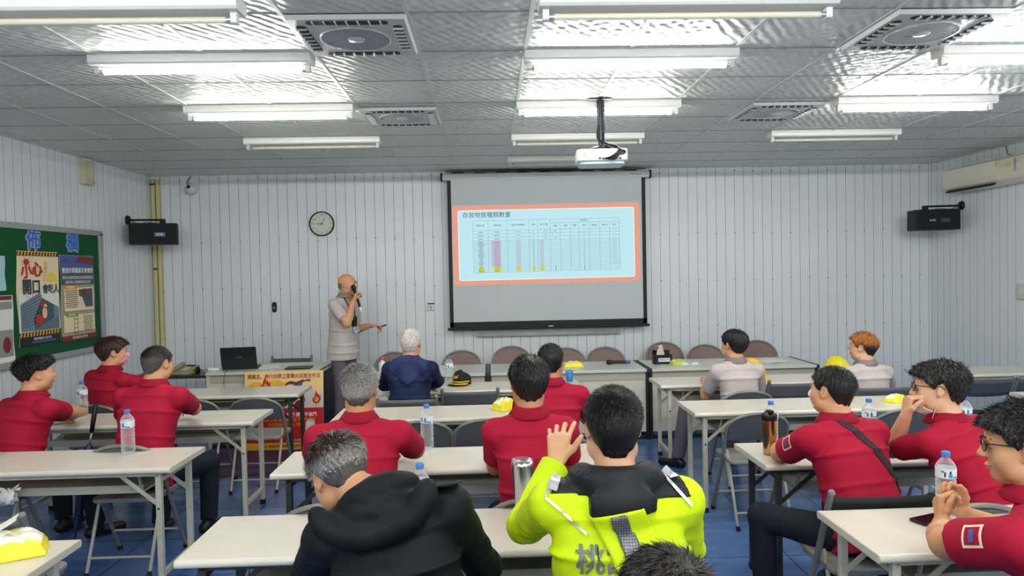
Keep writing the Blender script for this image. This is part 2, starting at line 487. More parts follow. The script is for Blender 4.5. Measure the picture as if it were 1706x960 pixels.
mb = MB(); mb.lathe([(0, .085), (.05, .08), (.085, .06), (.09, .048), (0, .048)], 20, sx=1.1)
for a in (-1, 1): mb.bar((a*.03, 0, .05), (a*.13, .05*a, .045), .02, .012)
mb.build('mount_head', M_BLACK, t)
mb = MB(); mb.cyl((0, .0, .08), (0, 0, .425), .019, seg=14); mb.build('pole', mat('pole_grey', rgb(60, 62, 70), .4, metal=.5), t)
mb = MB(); mb.box((0, 0, .428), (.17, .03, .01)); mb.box((0, 0, .428), (.03, .12, .01)); mb.build('ceiling_plate', M_BLACK, t)
mb = MB(); rnd = random.Random(5)
for k in range(6):
    a = k/6*2*PI
    p = [(.022*math.cos(a), .022*math.sin(a)-.006, .42), (.026*math.cos(a)+rnd.uniform(-.006, .006), -.012+.018*math.sin(a), .25), (.022*math.cos(a), -.014, .13)]
    p += [(.04+.012*k, -.06, .09-.006*k), (.10+.012*k, -.13, .06-.01*k), (.11+.006*k, -.165, .02), (.06+.012*(k % 3), -.16, -.02-.004*k), (.02+.02*(k % 4), -.133, -.028)]
    # smooth path
    q = []
    for i in range(len(p)-1):
        P0 = Vector(p[max(i-1, 0)]); P1 = Vector(p[i]); P2 = Vector(p[i+1]); P3 = Vector(p[min(i+2, len(p)-1)])
        for s in range(5):
            u = s/5; q.append(.5*((2*P1)+(P2-P0)*u+(2*P0-5*P1+4*P2-P3)*u*u+(3*P1-P0-3*P2+P3)*u**3))
    q.append(Vector(p[-1])); mb.tube(q, .0055, 6)
mb.build('cable', mat('cable_black', rgb(24, 24, 30), .5), t)

# ------------------------------------------------------------------ projection screen with the projected slide
YS = 8.66
t = thing('projection_screen', 'pulled-down projection screen with black borders on the front wall', 'screen', (.725, YS, 0))
mb = MB(); mb.rbox((0, .03, 2.965), (2.58, .085, .085), .03, 5, axis='X'); mb.build('case', M_WHITE, t)
mb = MB()
for s in (-1, 1): mb.rbox((s*1.30, .03, 2.965), (.025, .10, .10), .03, 5, axis='X')
mb.build_each('end_cap', M_BLACK, t)
mb = MB()
for k in range(9): mb.box((-1.1+k*.27, .03, 3.02), (.14, .06, .02))
mb.box((0, .03, 3.033), (2.5, .03, .012))
mb.build('mounting_bracket', M_BLACK, t)
BR = Matrix.Rotation(0, 4, 'Y')
MB().box((0, 0, 2.01), (2.43, .004, 1.85)).build('fabric', mat('screen_fabric', rgb(196, 204, 206), .7), t)
mb = MB()
for s in (-1, 1): mb.box((s*1.2105, -.003, 2.01), (.046, .004, 1.82))
mb.build_each('border', mat('screen_black', rgb(18, 22, 26), .6), t)
mb = MB(); mb.box((0, -.003, 1.125), (2.46, .004, .07)); mb.rbox((0, 0, 1.075), (2.52, .035, .035), .01, axis='X'); mb.build('bottom_bar', MATS['screen_black'], t)
MB().box((.02, -.021, 1.09), (.06, .004, .01)).build('pull_tab', M_WHITE, t)
text('lettering', 'GrandView', .028, MATS['grey_plastic'], t, frame((1.12, -.0135, 2.965), (0, -1, 0), (1, 0, 0)))
# the slide
def emitm(n, c, s=1.0):
    m = mat(n, (0, 0, 0), 1, emit=c, estr=s, spec=0); return m
SLM = .178
E_FR = emitm('slide_salmon', rgb(236, 164, 146), SLM); E_BG = emitm('slide_sky', rgb(196, 238, 247), SLM); E_CR = emitm('slide_cream', rgb(236, 248, 232), SLM)
E_LN = emitm('slide_line', rgb(70, 110, 130), SLM); E_RD = emitm('slide_rose', rgb(196, 130, 160), SLM); E_PK = emitm('slide_pink', rgb(206, 196, 220), SLM)
E_YL = emitm('slide_yellow', rgb(226, 232, 92), SLM); E_TX = emitm('slide_text', rgb(96, 116, 130), SLM); E_DT = emitm('slide_dot', rgb(60, 70, 90), SLM)
sl = bpy.data.objects.new('slide_image', None); C.objects.link(sl); sl.parent = t; sl.location = (-.01, -.0035, 2.115)
sl.rotation_euler = (0, math.radians(-.25), 0)
SW, SH = 2.33, .985
def front(x, y, wd, h, d, mb, mi=0): mb.box((x, -d, y), (wd, .0006, h), mi=mi)
mb = MB(); mb.box((0, 0, 0), (SW, .001, SH)); mb.build('slide_frame', E_FR, sl)
mb = MB(); mb.rbox((0, -.0012, 0), (SW-.13, .001, SH-.11), .03, 4, axis='Y'); mb.build('slide_page_edge', E_CR, sl)
mb = MB(); mb.rbox((0, -.0022, 0), (SW-.155, .001, SH-.135), .025, 4, axis='Y'); mb.build('slide_page', E_BG, sl)
text('slide_title', '存放物質種類數量', .075, E_TX, sl, frame((-.74, -.0032, .37), (0, -1, 0), (1, 0, 0)), h=.0003, bold=.0004)
# table grid: x from left .. right
cols = [0, .103, .232, .381, .441, .526, .595, .665, .722, .793, .865, .933, 1.0]; TX0, TX1, TZ1, TZ0 = -.915, .91, .305, -.375
cx = lambda f: TX0+(TX1-TX0)*f
rows = [TZ1, TZ1-.045, TZ1-.125]+[TZ1-.125-.042*i for i in (1, 2, 3)]
z = rows[-1]; n_r = 17
rows += [z-.0232*i for i in range(1, n_r+1)]
mb = MB(); thin = .0022
for i, z in enumerate(rows):
    x0 = cx(.526) if i == 1 else TX0
    front((x0+TX1)/2, z, TX1-x0, thin, .0032, mb)
for i, f in enumerate(cols):
    zt = rows[1] if 6 <= i <= 11 else rows[0]
    front(cx(f), (zt+rows[-1])/2, thin, zt-rows[-1], .0032, mb)
mb.build('slide_table_lines', E_LN, sl)
heads = ['物質名稱', '物質分類', '儲存場所與樓層', '數量', '最大存量', '固體', '液體', '氣體', '毒性', '易燃性', '爆炸性', '備註']
for i, hname in enumerate(heads):
    text('slide_heading', hname, .024, E_DT, sl, frame(((cx(cols[i])+cx(cols[i+1]))/2, -.0034, (rows[1 if i > 4 else 0]+rows[2])/2), (0, -1, 0), (1, 0, 0)), h=.0002, bold=.0)
text('slide_heading', '危害類別', .024, E_DT, sl, frame((cx(.76), -.0034, (rows[0]+rows[1])/2), (0, -1, 0), (1, 0, 0)), h=.0002, bold=.0)
ink = MB(); rose = MB(); pink = MB(); yel = MB(); rnd = random.Random(11)
for i in range(2, len(rows)-1):
    zc = (rows[i]+rows[i+1])/2; hh = (rows[i]-rows[i+1]); nb = i-2; last = i >= len(rows)-4
    def marks(mb_, c0, c1, n, wd, al=.5):
        xm = cx(cols[c0])+(cx(cols[c1])-cx(cols[c0]))*al
        for q in range(n):
            front(xm+(q-(n-1)/2)*wd*1.25, zc, wd*.8, .0085, .0036, mb_)
    marks(ink, 0, 1, rnd.choice((3, 4, 5)), .012)
    if 3 <= nb <= 16: front(cx(.232)-.14, zc, .115, hh*.9, .0033, pink)
    if last:
        for (c0, c1, ww, al) in ((0, 1, .08, .5), (1, 2, .11, .45), (2, 3, .07, .5), (3, 4, .035, .5), (4, 5, .055, .3)):
            front(cx(cols[c0])+(cx(cols[c1])-cx(cols[c0]))*al, zc, ww, hh*.96, .0033, yel)
    marks(rose if 2 < nb < 17 else ink, 1, 2, 6, .009, .45)
    marks(rose, 2, 3, 4, .012); marks(ink, 3, 4, 1, .012); marks(rose, 4, 5, 4, .010, .3 if nb > 2 else .6)
    marks(rose if not last else ink, 8, 9, 1, .014); 
    if nb in (0, 2) or last: marks(ink, 5, 6, 1, .018)
    if not last: marks(pink, 11, 12, 3, .014)
ink.build('slide_entries', E_DT, sl); rose.build('slide_rose_entries', E_RD, sl); pink.build('slide_pink_cells', E_PK, sl); yel.build('slide_yellow_cells', E_YL, sl)

# whiteboard lower edge with its tray, behind the screen
t = thing('whiteboard', 'whiteboard behind the projection screen, aluminium tray along its lower edge', 'whiteboard', (.73, YF-.016, 0))
MB().box((0, 0, 1.55), (1.78, .02, 1.1)).build('board', mat('board_white', rgb(200, 216, 208), .3), t)
mb = MB(); mb.box((0, -.015, .985), (1.82, .05, .018)); mb.box((0, -.042, .985), (1.82, .006, .045)); mb.box((0, -.012, 1.005), (1.82, .02, .02))
mb.build('tray', mat('aluminium', rgb(150, 152, 148), .35, metal=.8), t)
mb = MB()
for x in (-.6, -.2, .25, .68): mb.rbox((x, -.03, 1.0), (.035, .02, .014), .004, axis='X')
mb.build_each('magnet', M_DARK, t)

# ------------------------------------------------------------------ wall clock
p = at(536, 373, YF-.02)
t = thing('wall_clock', 'round white wall clock with thin black rim, hands near nine and one', 'clock', (p.x, YF, p.z))
FM = frame((0, -.0, 0), (0, -1, 0), (1, 0, 0)); R = .152
MB().lathe([(0, .004), (R, .004), (R, .03)], 40, FM).build('back', M_BLACK, t)
MB().lathe([(R-.012, .02), (R-.010, .036), (R-.003, .042), (R+.003, .036), (R+.003, .002)], 48, FM).build('rim', M_BLACK, t)
MB().lathe([(0, .022), (R-.011, .022)], 48, FM, smooth=False).build('dial', mat('dial', rgb(206, 210, 202), .5), t)
for h in range(1, 13):
    a = PI/2-h*PI/6
    text('numeral', str(h), .034, mat('dial_ink', rgb(90, 94, 90), .6), t, FM @ Matrix.Translation((.113*math.cos(a), .113*math.sin(a), .023)), h=.0002)
def hand(ang, L, wd, z):
    mb = MB(); mb.box((0, L/2-.012, z), (wd, L+.024, .0015), FM @ rotz(-ang)); return mb
hand(math.radians(32), .085, .005, .027).build('minute_hand', M_BLACK, t)
hand(math.radians(270), .07, .007, .025).build('hour_hand', M_BLACK, t)
MB().lathe([(0, .030), (.007, .029), (.007, .022)], 12, FM).build('hub', M_BLACK, t)

# small wall devices
p = at(457, 512, YF-.02)
t = thing('wall_sensor', 'small black oval device on the front wall behind the laptop', 'wall device', (p.x, YF, p.z))
MB().rbox((0, -.014, 0), (.055, .028, .13), .026, 6, axis='Y').build('body', M_BLACK, t, bevel=.004)
MB().lathe([(0, .006), (.014, .004), (.017, 0)], 18, frame((0, -.028, -.01), (0, -1, 0))).build('button', MATS['grey_plastic'], t)
p = at(718, 511, YF-.02)
t = thing('wall_outlet', 'small white outlet box with dark top on the front wall left of the screen', 'outlet', (p.x, YF, p.z))
MB().rbox((0, -.015, -.008), (.095, .03, .075), .008, 3, axis='Y').build('box', M_PLASTIC, t)
MB().box((0, -.016, .038), (.085, .034, .014)).build('top_cover', M_BLACK, t)
mb = MB(); mb.box((0, -.031, -.012), (.008, .004, .03)); mb.box((-.01, -.031, .0), (.012, .004, .004)); mb.build('switch', M_BLACK, t)

# dome camera
p = at(318, 314, YF-.06)
t = thing('security_camera', 'small white dome camera high on the front wall, left', 'camera', (p.x, YF, p.z))
MB().lathe([(0, .0), (.065, .0), (.068, .03), (.06, .045), (0, .045)], 24, frame((0, 0, .0), (0, -1, 0))).build('base', M_PLASTIC, t)
MB().sphere((0, -.06, -.01), .068).build('dome', mat('dome_white', rgb(205, 207, 205), .25), t)
MB().sphere((-.005, -.112, .01), .026).build('lens', M_BLACK, t)
mb = MB(); mb.tube([(-.03, -.02, .04), (-.06, -.02, .06), (-.062, -.015, .10), (-.03, -.01, .14), (-.01, -.008, .148)], .005, 6); mb.build('cable', MATS['cable_black'], t)

# yellow conduits in the front left corner
M_YEL = mat('conduit_yellow', rgb(203, 196, 140), .5)
for i, (x, lab) in enumerate(((XL+.05, 'pale yellow vertical conduit in the front left corner, the one nearer the corner'), (XL+.105, 'pale yellow vertical conduit in the front left corner, the one farther from the corner'))):
    t = thing('conduit', lab, 'pipe', (x, YF-.03, 0), group='conduits in the corner')
    MB().rbox((0, 0, 1.51), (.04, .04, 3.0), .008, 2).build('pipe', M_YEL, t)
    mb = MB()
    for z in (.5, 1.9, 2.95): mb.box((0, .004, z), (.048, .05, .02))
    mb.build_each('clip', M_DARK if i == 0 else M_YEL, t)

# alarm box high on the left wall
t = thing('alarm_box', 'beige box under the ceiling on the left wall', 'alarm box', (XL, 7.41, 2.9))
MB().rbox((.035, 0, 0), (.07, .17, .25), .008, 3, axis='X').build('body', mat('beige', rgb(196, 190, 162), .5), t, bevel=.004)
MB().rbox((.073, .0, .02), (.012, .09, .16), .006, 3, axis='X').build('window', mat('beige_light', rgb(206, 203, 184), .3), t)
MB().box((.025, .0, .135), (.05, .1, .02)).build('bracket', M_WHITE, t)
MB().lathe([(0, .004), (.006, .003), (.008, 0)], 10, frame((.072, .05, -.1), (1, 0, 0))).build('screw', M_DARK, t)
t = thing('wall_box', 'pale beige panel at the photo right edge on the right wall', 'wall box', (XR, 7.26, 1.46))
MB().rbox((-.02, 0, 0), (.04, .14, .16), .008, 3, axis='X').build('body', MATS['beige_light'], t)
MB().rbox((-.043, 0, 0), (.01, .05, .07), .005, 3, axis='X').build('rocker', M_PLASTIC, t)

# loudspeakers
def speaker(x, y, z, side, lab):
    t = thing('loudspeaker', lab, 'speaker', (x, y, z), math.radians(-6 if side < 0 else 10), group='black loudspeakers on wall brackets')
    mb = MB(); mb.rbox((0, 0, 0), (.50, .26, .245), .02, 3); mb.build('cabinet', mat('speaker_black', rgb(15, 18, 22), .6, bump=.2, bscale=200), t, bevel=.006)
    mb = MB(); mb.rbox((0, -.133, 0), (.47, .012, .215), .03, 4, axis='Y'); mb.build('grille', mat('grille_black', rgb(12, 14, 18), .75), t, bevel=.003)
    mb = MB(); mb.lathe([(.085, 0), (.07, -.006), (.03, -.008), (0, -.003)], 28, frame((-.13*(-side), -.139, 0), (0, -1, 0))); mb.build('woofer_bulge', MATS['speaker_black'], t)
    MB().box((.07*(-side)*-1 if side > 0 else .07, -.141, -.01), (.11, .004, .045)).build('badge', mat('badge', rgb(58, 62, 80), .3, metal=.4), t)
    text('lettering', 'BMB', .036, mat('badge_ink', rgb(190, 195, 205), .4), t, frame((.07 if side < 0 else -.07, -.1435, -.01), (0, -1, 0), (1, 0, 0)))
    mb = MB(); q = 1 if side < 0 else -1
    ex = -.22 if side < 0 else .14
    mb.lathe([(0, 0), (.028, .004), (.034, .02), (.0, .03)], 16, frame((.10*q, .0, .122), (0, 0, 1)))
    mb.box((.10*q, 0, .15), (.05, .05, .05))
    mb.build('swivel', M_BLACK, t)
    wall_x = (XL-x) if side < 0 else (XR-x)
    mb = MB(); mb.cyl((.10*q, 0, .165), (wall_x+(.02 if side < 0 else -.02), .0, .17), .012)
    mb.lathe([(0, 0), (.055, 0), (.05, .022), (0, .03)], 24, frame((wall_x, 0, .17), (-side, 0, 0)))
    mb.build('wall_bracket', M_BLACK, t)
    mb = MB(); mb.tube([(wall_x*.8, .0, .16), (wall_x*.6, -.01, .12), (wall_x*.3, 0, .14), (.05*q, .0, .125)], .004, 6); mb.build('cable', mat('cable_red', rgb(90, 50, 44), .5), t)
    t.rotation_euler = (0, 0, 0); RZ = rotz(math.radians(20 if side < 0 else -9))
    for ch in kids(t):
        if ch.name.split('.')[0] in ('cabinet', 'grille', 'woofer_bulge', 'badge', 'lettering'): ch.matrix_local = RZ
    return t
speaker(-3.90, 8.25, 2.30, -1, 'black loudspeaker on the left, hung over the yellow conduits')
speaker(5.36, 8.25, 2.295, 1, 'black loudspeaker on the right, hung below the air conditioner')

# air conditioner on the right wall
t = thing('air_conditioner', 'cream wall air conditioner high on the right wall', 'air conditioner', (XR, 7.72, 2.76))
prof = [(0, .15), (-.12, .15), (-.19, .12), (-.215, .04), (-.215, -.06), (-.20, -.10), (-.12, -.145), (0, -.145)]
M_AC = mat('cream_plastic', rgb(224, 218, 196), .4)
mb = MB(); mb.poly([(x, z) for x, z in prof], 1.5, frame((0, .58, 0), (0, -1, 0), (1, 0, 0))); mb.build('case', M_AC, t, bevel=.012, bseg=3)
MB().box((-.2165, .12, .035), (.006, .86, .16)).build('front_panel', mat('cream_panel', rgb(228, 223, 204), .35), t, bevel=.003)
mb = MB()
FMx = Matrix.Translation((-.172, .13, -.122)) @ Matrix.Rotation(math.radians(-29), 4, 'Y')
mb.box((0, 0, 0), (.085, .78, .012), FMx); mb.build('air_outlet', M_DARK, t)
mb = MB()
for z in (-.012, .018): mb.box((z, 0, -.008), (.006, .78, .012), FMx)
for k in range(5): mb.box((0, -.3+k*.15, -.006), (.07, .006, .012), FMx)
mb.build('louvre', MATS['grey_plastic'], t)
MB().box((-.218, -.50, .045), (.004, .07, .045)).build('energy_sticker', mat('sticker_yellow', rgb(214, 208, 110), .5), t)
mb = MB()
for k in range(4): mb.lathe([(.011, 0), (.014, .003), (.017, 0)], 14, frame((-.2165, -.60, .08-.034*k), (-1, 0, 0)))
mb.build('indicator_ring', MATS['grey_plastic'], t)
MB().tube([(-.03, -.35, .15), (-.03, -.25, .2), (-.01, -.2, .29)], .006, 6).build('pipe', MATS['grey_plastic'], t)
# ================================================================== green notice board on the left wall
M_GREEN = mat('felt_green', rgb(6, 84, 44), .85, noise=.08, nscale=30)
M_ALU = mat('aluminium_frame', rgb(168, 172, 172), .4, metal=.3)
LW = lambda y, z, d=0.: frame((XL+d, y, z), (1, 0, 0), (0, 1, 0))   # a drawing plane on the left wall
t = thing('notice_board', 'large green felt notice board with grey metal frame on the left wall', 'notice board', (XL, 0, 0))
BY0, BY1, BZ0, BZ1 = 4.4, 7.62, 1.06, 2.28
MB().box((.012, (BY0+BY1)/2, (BZ0+BZ1)/2), (.02, BY1-BY0, BZ1-BZ0)).build('felt', M_GREEN, t)
mb = MB()
for z in (BZ0, BZ1): mb.box((.022, (BY0+BY1)/2, z), (.044, BY1-BY0+.06, .055))
for y in (BY0, BY1): mb.box((.022, y, (BZ0+BZ1)/2), (.044, .07, BZ1-BZ0))
mb.build('frame', M_ALU, t, bevel=.006)
M_BLUE = mat('card_blue', rgb(48, 112, 200), .6); M_LBL = mat('card_outline', rgb(176, 180, 220), .6)
for ch, y in (('佈', 6.53), ('欄', 7.13)):
    g = thing('cut_out_letter', 'blue cut-out card letter %s at the top of the green notice board' % ('nearer the camera' if y < 7 else 'nearer the corner'), 'letter', (XL+.0235, y, 2.155), group='blue cut-out letters on the notice board')
    F0 = frame((0, 0, 0), (1, 0, 0), (0, 1, 0))
    text('card_outline', ch, .20, M_LBL, g, F0, h=.002, bold=.014)
    text('card_letter', ch, .20, M_BLUE, g, F0 @ Matrix.Translation((0, 0, .0035)), h=.0015, bold=.0025)

def wavy_sheet(W, H, amp, mi=0, nx=14, ny=24, ph=0.):
    """thin paper sheet, slightly buckled, front at +z"""
    mb = MB(); vs = []
    def zz(u, v): return amp*(.5+.5*math.sin(v*9+ph+u*1.5))*(.35+.65*abs(2*u-1))
    for s in (0, 1):
        for j in range(ny+1):
            for i in range(nx+1):
                u, v = i/nx, j/ny
                xo = .006*math.sin(v*8+ph)
                vs.append(((u-.5)*W+xo, (v-.5)*H, zz(u, v)+(.0006 if s else 0)))
    n = (nx+1)*(ny+1); fs = []
    for j in range(ny):
        for i in range(nx):
            a = j*(nx+1)+i; q = (a, a+1, a+nx+2, a+nx+1)
            fs.append(tuple(n+k for k in q)); fs.append(q[::-1])
    mb.add(vs, fs, mi, True); return mb
def ink_poly(mb, pts, z, mi=0): mb.poly(pts, .0005, Matrix.Translation((0, 0, z)), mi)
def rect(x0, y0, x1, y1): return [(x0, y0), (x1, y0), (x1, y1), (x0, y1)]
def circ(cx_, cy_, rx, ry=None, n=20, a0=0, a1=2*PI): ry = ry or rx; return [(cx_+rx*math.cos(a0+(a1-a0)*k/n), cy_+ry*math.sin(a0+(a1-a0)*k/n)) for k in range(n+(0 if a1-a0 > 6.2 else 1))]
P_ = {k: mat('print_'+k, rgb(*v), .45) for k, v in dict(yellow=(250, 222, 60), cream=(244, 230, 190), white=(236, 236, 230), black=(22, 22, 24), orange=(238, 164, 40), navy=(30, 44, 84),
      red=(198, 34, 40), blue=(60, 96, 170), sky=(150, 180, 206), steel=(112, 140, 154), dsteel=(70, 90, 100), brown=(96, 64, 44), green=(110, 180, 50), skin=(244, 206, 176), grey=(150, 152, 150), dred=(130, 34, 36), peach=(246, 206, 140), lgrey=(208, 208, 204), pink=(236, 120, 130)).items()}
def stripes(mb, x0, x1, y, h, n, z):
    st = (x1-x0)/n
    for k in range(n): ink_poly(mb, [(x0+k*st, y-h/2), (x0+(k+.5)*st, y-h/2), (x0+(k+.8)*st, y+h/2), (x0+(k+.3)*st, y+h/2)], z)
# poster one: hazard-striped warning
p1 = thing('poster', 'yellow and white warning poster with hazard stripes on the green board', 'poster', (XL+.0225, 6.58, 1.63), group='posters on the notice board')
F0 = frame((0, 0, 0), (1, 0, 0), (0, 1, 0))
def onwall(o):
    o.matrix_local = F0; return o
W, H = .60, .86
onwall(wavy_sheet(W, H, .006).build('paper', P_['cream'], p1))
g = MB(); Z = .0078
ink_poly(g, rect(-.29, -.36, .29, .05), Z); onwall(g.build('white_field', P_['white'], p1))
g = MB(); ink_poly(g, rect(-.295, .385, .295, .425), Z); ink_poly(g, rect(-.295, -.35, .295, -.305), Z+.0006); ink_poly(g, rect(-.295, -.43, .295, -.35), Z+.0006); onwall(g.build('black_band', P_['black'], p1))
g = MB(); stripes(g, -.29, .28, .405, .04, 13, Z+.0014); stripes(g, -.29, .28, -.327, .04, 13, Z+.0014); onwall(g.build('hazard_stripe', P_['orange'], p1))
g = MB()
ink_poly(g, [(-.27, -.30), (-.27, -.05), (.0, .05), (.03, -.0), (.28, -.10), (.28, -.30)], Z+.0006); onwall(g.build('container_picture', P_['steel'], p1))
g = MB()
for k in range(9): ink_poly(g, [(-.27, -.07-.024*k), (.02, .025-.03*k), (.02, .018-.03*k), (-.27, -.078-.024*k)], Z+.0013)
ink_poly(g, [(.03, -.0), (.20, -.07), (.20, -.2), (-.08, -.29), (-.10, -.2)], Z+.0013)
for k in range(6): ink_poly(g, [(-.1+.05*k, -.30), (.28, -.19-.02*k), (.28, -.196-.02*k), (-.08+.05*k, -.302)], Z+.002)
onwall(g.build('container_shade_lines', P_['dsteel'], p1))
g = MB(); ink_poly(g, circ(-.02, -.2, .055, .045), Z+.003); ink_poly(g, circ(.03, -.06, .03, .025), Z+.003)
for a in range(7): ink_poly(g, [(-.17+.03*math.cos(a*.9), .33+.02*math.sin(a*.9)), (-.17+.10*math.cos(a*.9+.1), .33+.055*math.sin(a*.9+.1)), (-.17+.03*math.cos(a*.9+.4), .33+.02*math.sin(a*.9+.4))], Z+.001)
ink_poly(g, circ(-.17, .33, .035, .028), Z+.001)
for k in range(6): ink_poly(g, rect(-.18+.04*k, .0-.01*(k % 3), -.176+.04*k, .05), Z+.001)
onwall(g.build('red_splash', P_['red'], p1))
g = MB(); ink_poly(g, circ(.06, -.14, .035, .055), Z+.0036); ink_poly(g, circ(.07, -.08, .022, .02), Z+.0036)
ink_poly(g, circ(.10, .30, .022, .03), Z+.001); ink_poly(g, [(.06, .16), (.14, .16), (.12, .28), (.08, .28)], Z+.001); onwall(g.build('worker_picture', P_['peach'], p1))
g = MB(); ink_poly(g, [(.1, .15), (.27, .15), (.25, .21), (.19, .24), (.13, .2)], Z+.0008); ink_poly(g, circ(.10, .325, .026, .014, a1=PI), Z+.0015); onwall(g.build('yellow_heap', P_['yellow'], p1))
def ptext(par, s, sz, m, x, y, z, bold=0., sx=1., name='lettering', rot=0.):
    return text(name, s, sz, m, par, F0 @ Matrix.Translation((x, y, z)) @ rotz(rot), h=.0003, bold=bold, sx=sx)
ptext(p1, '小心', .15, P_['red'], -.10, .25, Z+.003, .005, rot=.08)
ptext(p1, '開口', .15, P_['navy'], -.11, .095, Z+.003, .0035, .85)
ptext(p1, '會吃人', .095, P_['navy'], .165, .075, Z+.003, .0015, .85)
g = MB(); ink_poly(g, rect(-.13, -.41, .22, -.395), Z+.0014); onwall(g.build('blue_band', P_['blue'], p1))
ptext(p1, '勞動部職業安全衛生署', .026, P_['white'], .02, -.375, Z+.0022)
# poster two
p2 = thing('poster', 'poster with roof photo on top, diagram and text boxes, right on the green board', 'poster', (XL+.0225, 7.19, 1.61), group='posters on the notice board')
W, H = .58, .85
onwall(wavy_sheet(W, H, .006, ph=2.).build('paper', mat('print_tan', rgb(176, 168, 148), .5), p2))
g = MB(); ink_poly(g, rect(-.28, .30, .28, .42), Z); onwall(g.build('sky_photo', P_['blue'], p2))
g = MB(); ink_poly(g, [(-.05, .36), (.28, .33), (.28, .40), (.05, .42)], Z+.0007); ink_poly(g, [(-.27, .33), (-.2, .39), (-.1, .33), (-.2, .37)], Z+.0007); onwall(g.build('roof_photo', P_['dred'], p2))
g = MB(); ink_poly(g, rect(-.28, .13, .28, .30), Z+.0006); onwall(g.build('grey_panel', P_['dsteel'], p2))
g = MB(); ink_poly(g, rect(-.24, -.13, .26, .10), Z+.0006); ink_poly(g, rect(-.26, -.34, .27, -.17), Z+.0006); onwall(g.build('text_box', P_['cream'], p2))
g = MB(); ink_poly(g, rect(-.23, .085, -.03, .125), Z+.0014); ink_poly(g, rect(-.24, -.136, .26, -.13), Z+.0014); onwall(g.build('orange_tab', P_['orange'], p2))
g = MB(); ink_poly(g, rect(-.22, -.19, -.03, -.155), Z+.0014); onwall(g.build('green_tab', P_['green'], p2))
g = MB(); ink_poly(g, rect(-.29, -.425, .29, -.375), Z+.0014); ink_poly(g, circ(.1, .05, .05, .04), Z+.003); onwall(g.build('red_band', P_['dred'], p2))
g = MB(); ink_poly(g, [(.0, .08), (.24, .09), (.24, -.1), (.11, -.1), (.06, .0), (.0, .02)], Z+.002); onwall(g.build('photo', P_['dsteel'], p2))
g = MB()
M = rotz(-.35)
for k in range(4):
    for s in (-1, 1): g.box((s*.03-.06, -.33+.045*k, Z+.0016), (.006, .05, .0006), Matrix.Translation((0, .0, 0)))
    g.box((-.06, -.35+.045*k, Z+.0016), (.066, .006, .0006))
for i in range(9):
    y = -.195-.018*i; g.box((.15, y, Z+.0016), (.18-.02*(i % 3), .007, .0005))
for i in range(9):
    g.box((-.12, .07-.02*i, Z+.0016), (.19 if i % 3 else .21, .008, .0005))
onwall(g.build('diagram_lines', P_['brown'], p2))
ptext(p2, '營造作業職業災害實例', .056, P_['white'], 0, .27, Z+.002, .001, .95)
ptext(p2, '墜落災害預防對策及安全作業要領說明', .034, P_['white'], 0, .20, Z+.002, .0, .9)
ptext(p2, '高處作業人員應確實使用安全帶', .034, P_['white'], 0, .155, Z+.002, .0, .9)
ptext(p2, '災害概況', .03, P_['white'], -.13, .105, Z+.0025); ptext(p2, '預防對策', .028, P_['white'], -.125, -.172, Z+.0025)
ptext(p2, '勞動部職業安全衛生署', .026, P_['white'], 0, -.4, Z+.0025)
# third sheet, at the left edge of the photo
p3 = thing('poster', 'white sheet with dark red top band at the left end of the green board', 'poster', (XL+.0225, 6.0, 1.38), group='posters on the notice board')
onwall(wavy_sheet(.44, .58, .005, ph=1.).build('paper', P_['white'], p3))
g = MB(); ink_poly(g, rect(-.2, .25, .2, .285), Z); ink_poly(g, circ(.12, -.14, .05, .07), Z+.002); onwall(g.build('red_print', P_['dred'], p3))
g = MB(); ink_poly(g, rect(-.19, .17, .2, .235), Z); ink_poly(g, rect(-.18, -.24, .2, -.01), Z); onwall(g.build('grey_photo', P_['grey'], p3))
p3b = thing('poster', 'pale blue sheet high at the left end of the green board', 'poster', (XL+.0225, 5.93, 1.86), group='posters on the notice board')
onwall(wavy_sheet(.42, .30, .004, ph=.4, ny=10).build('paper', mat('print_pale_blue', rgb(176, 214, 224), .5), p3b))

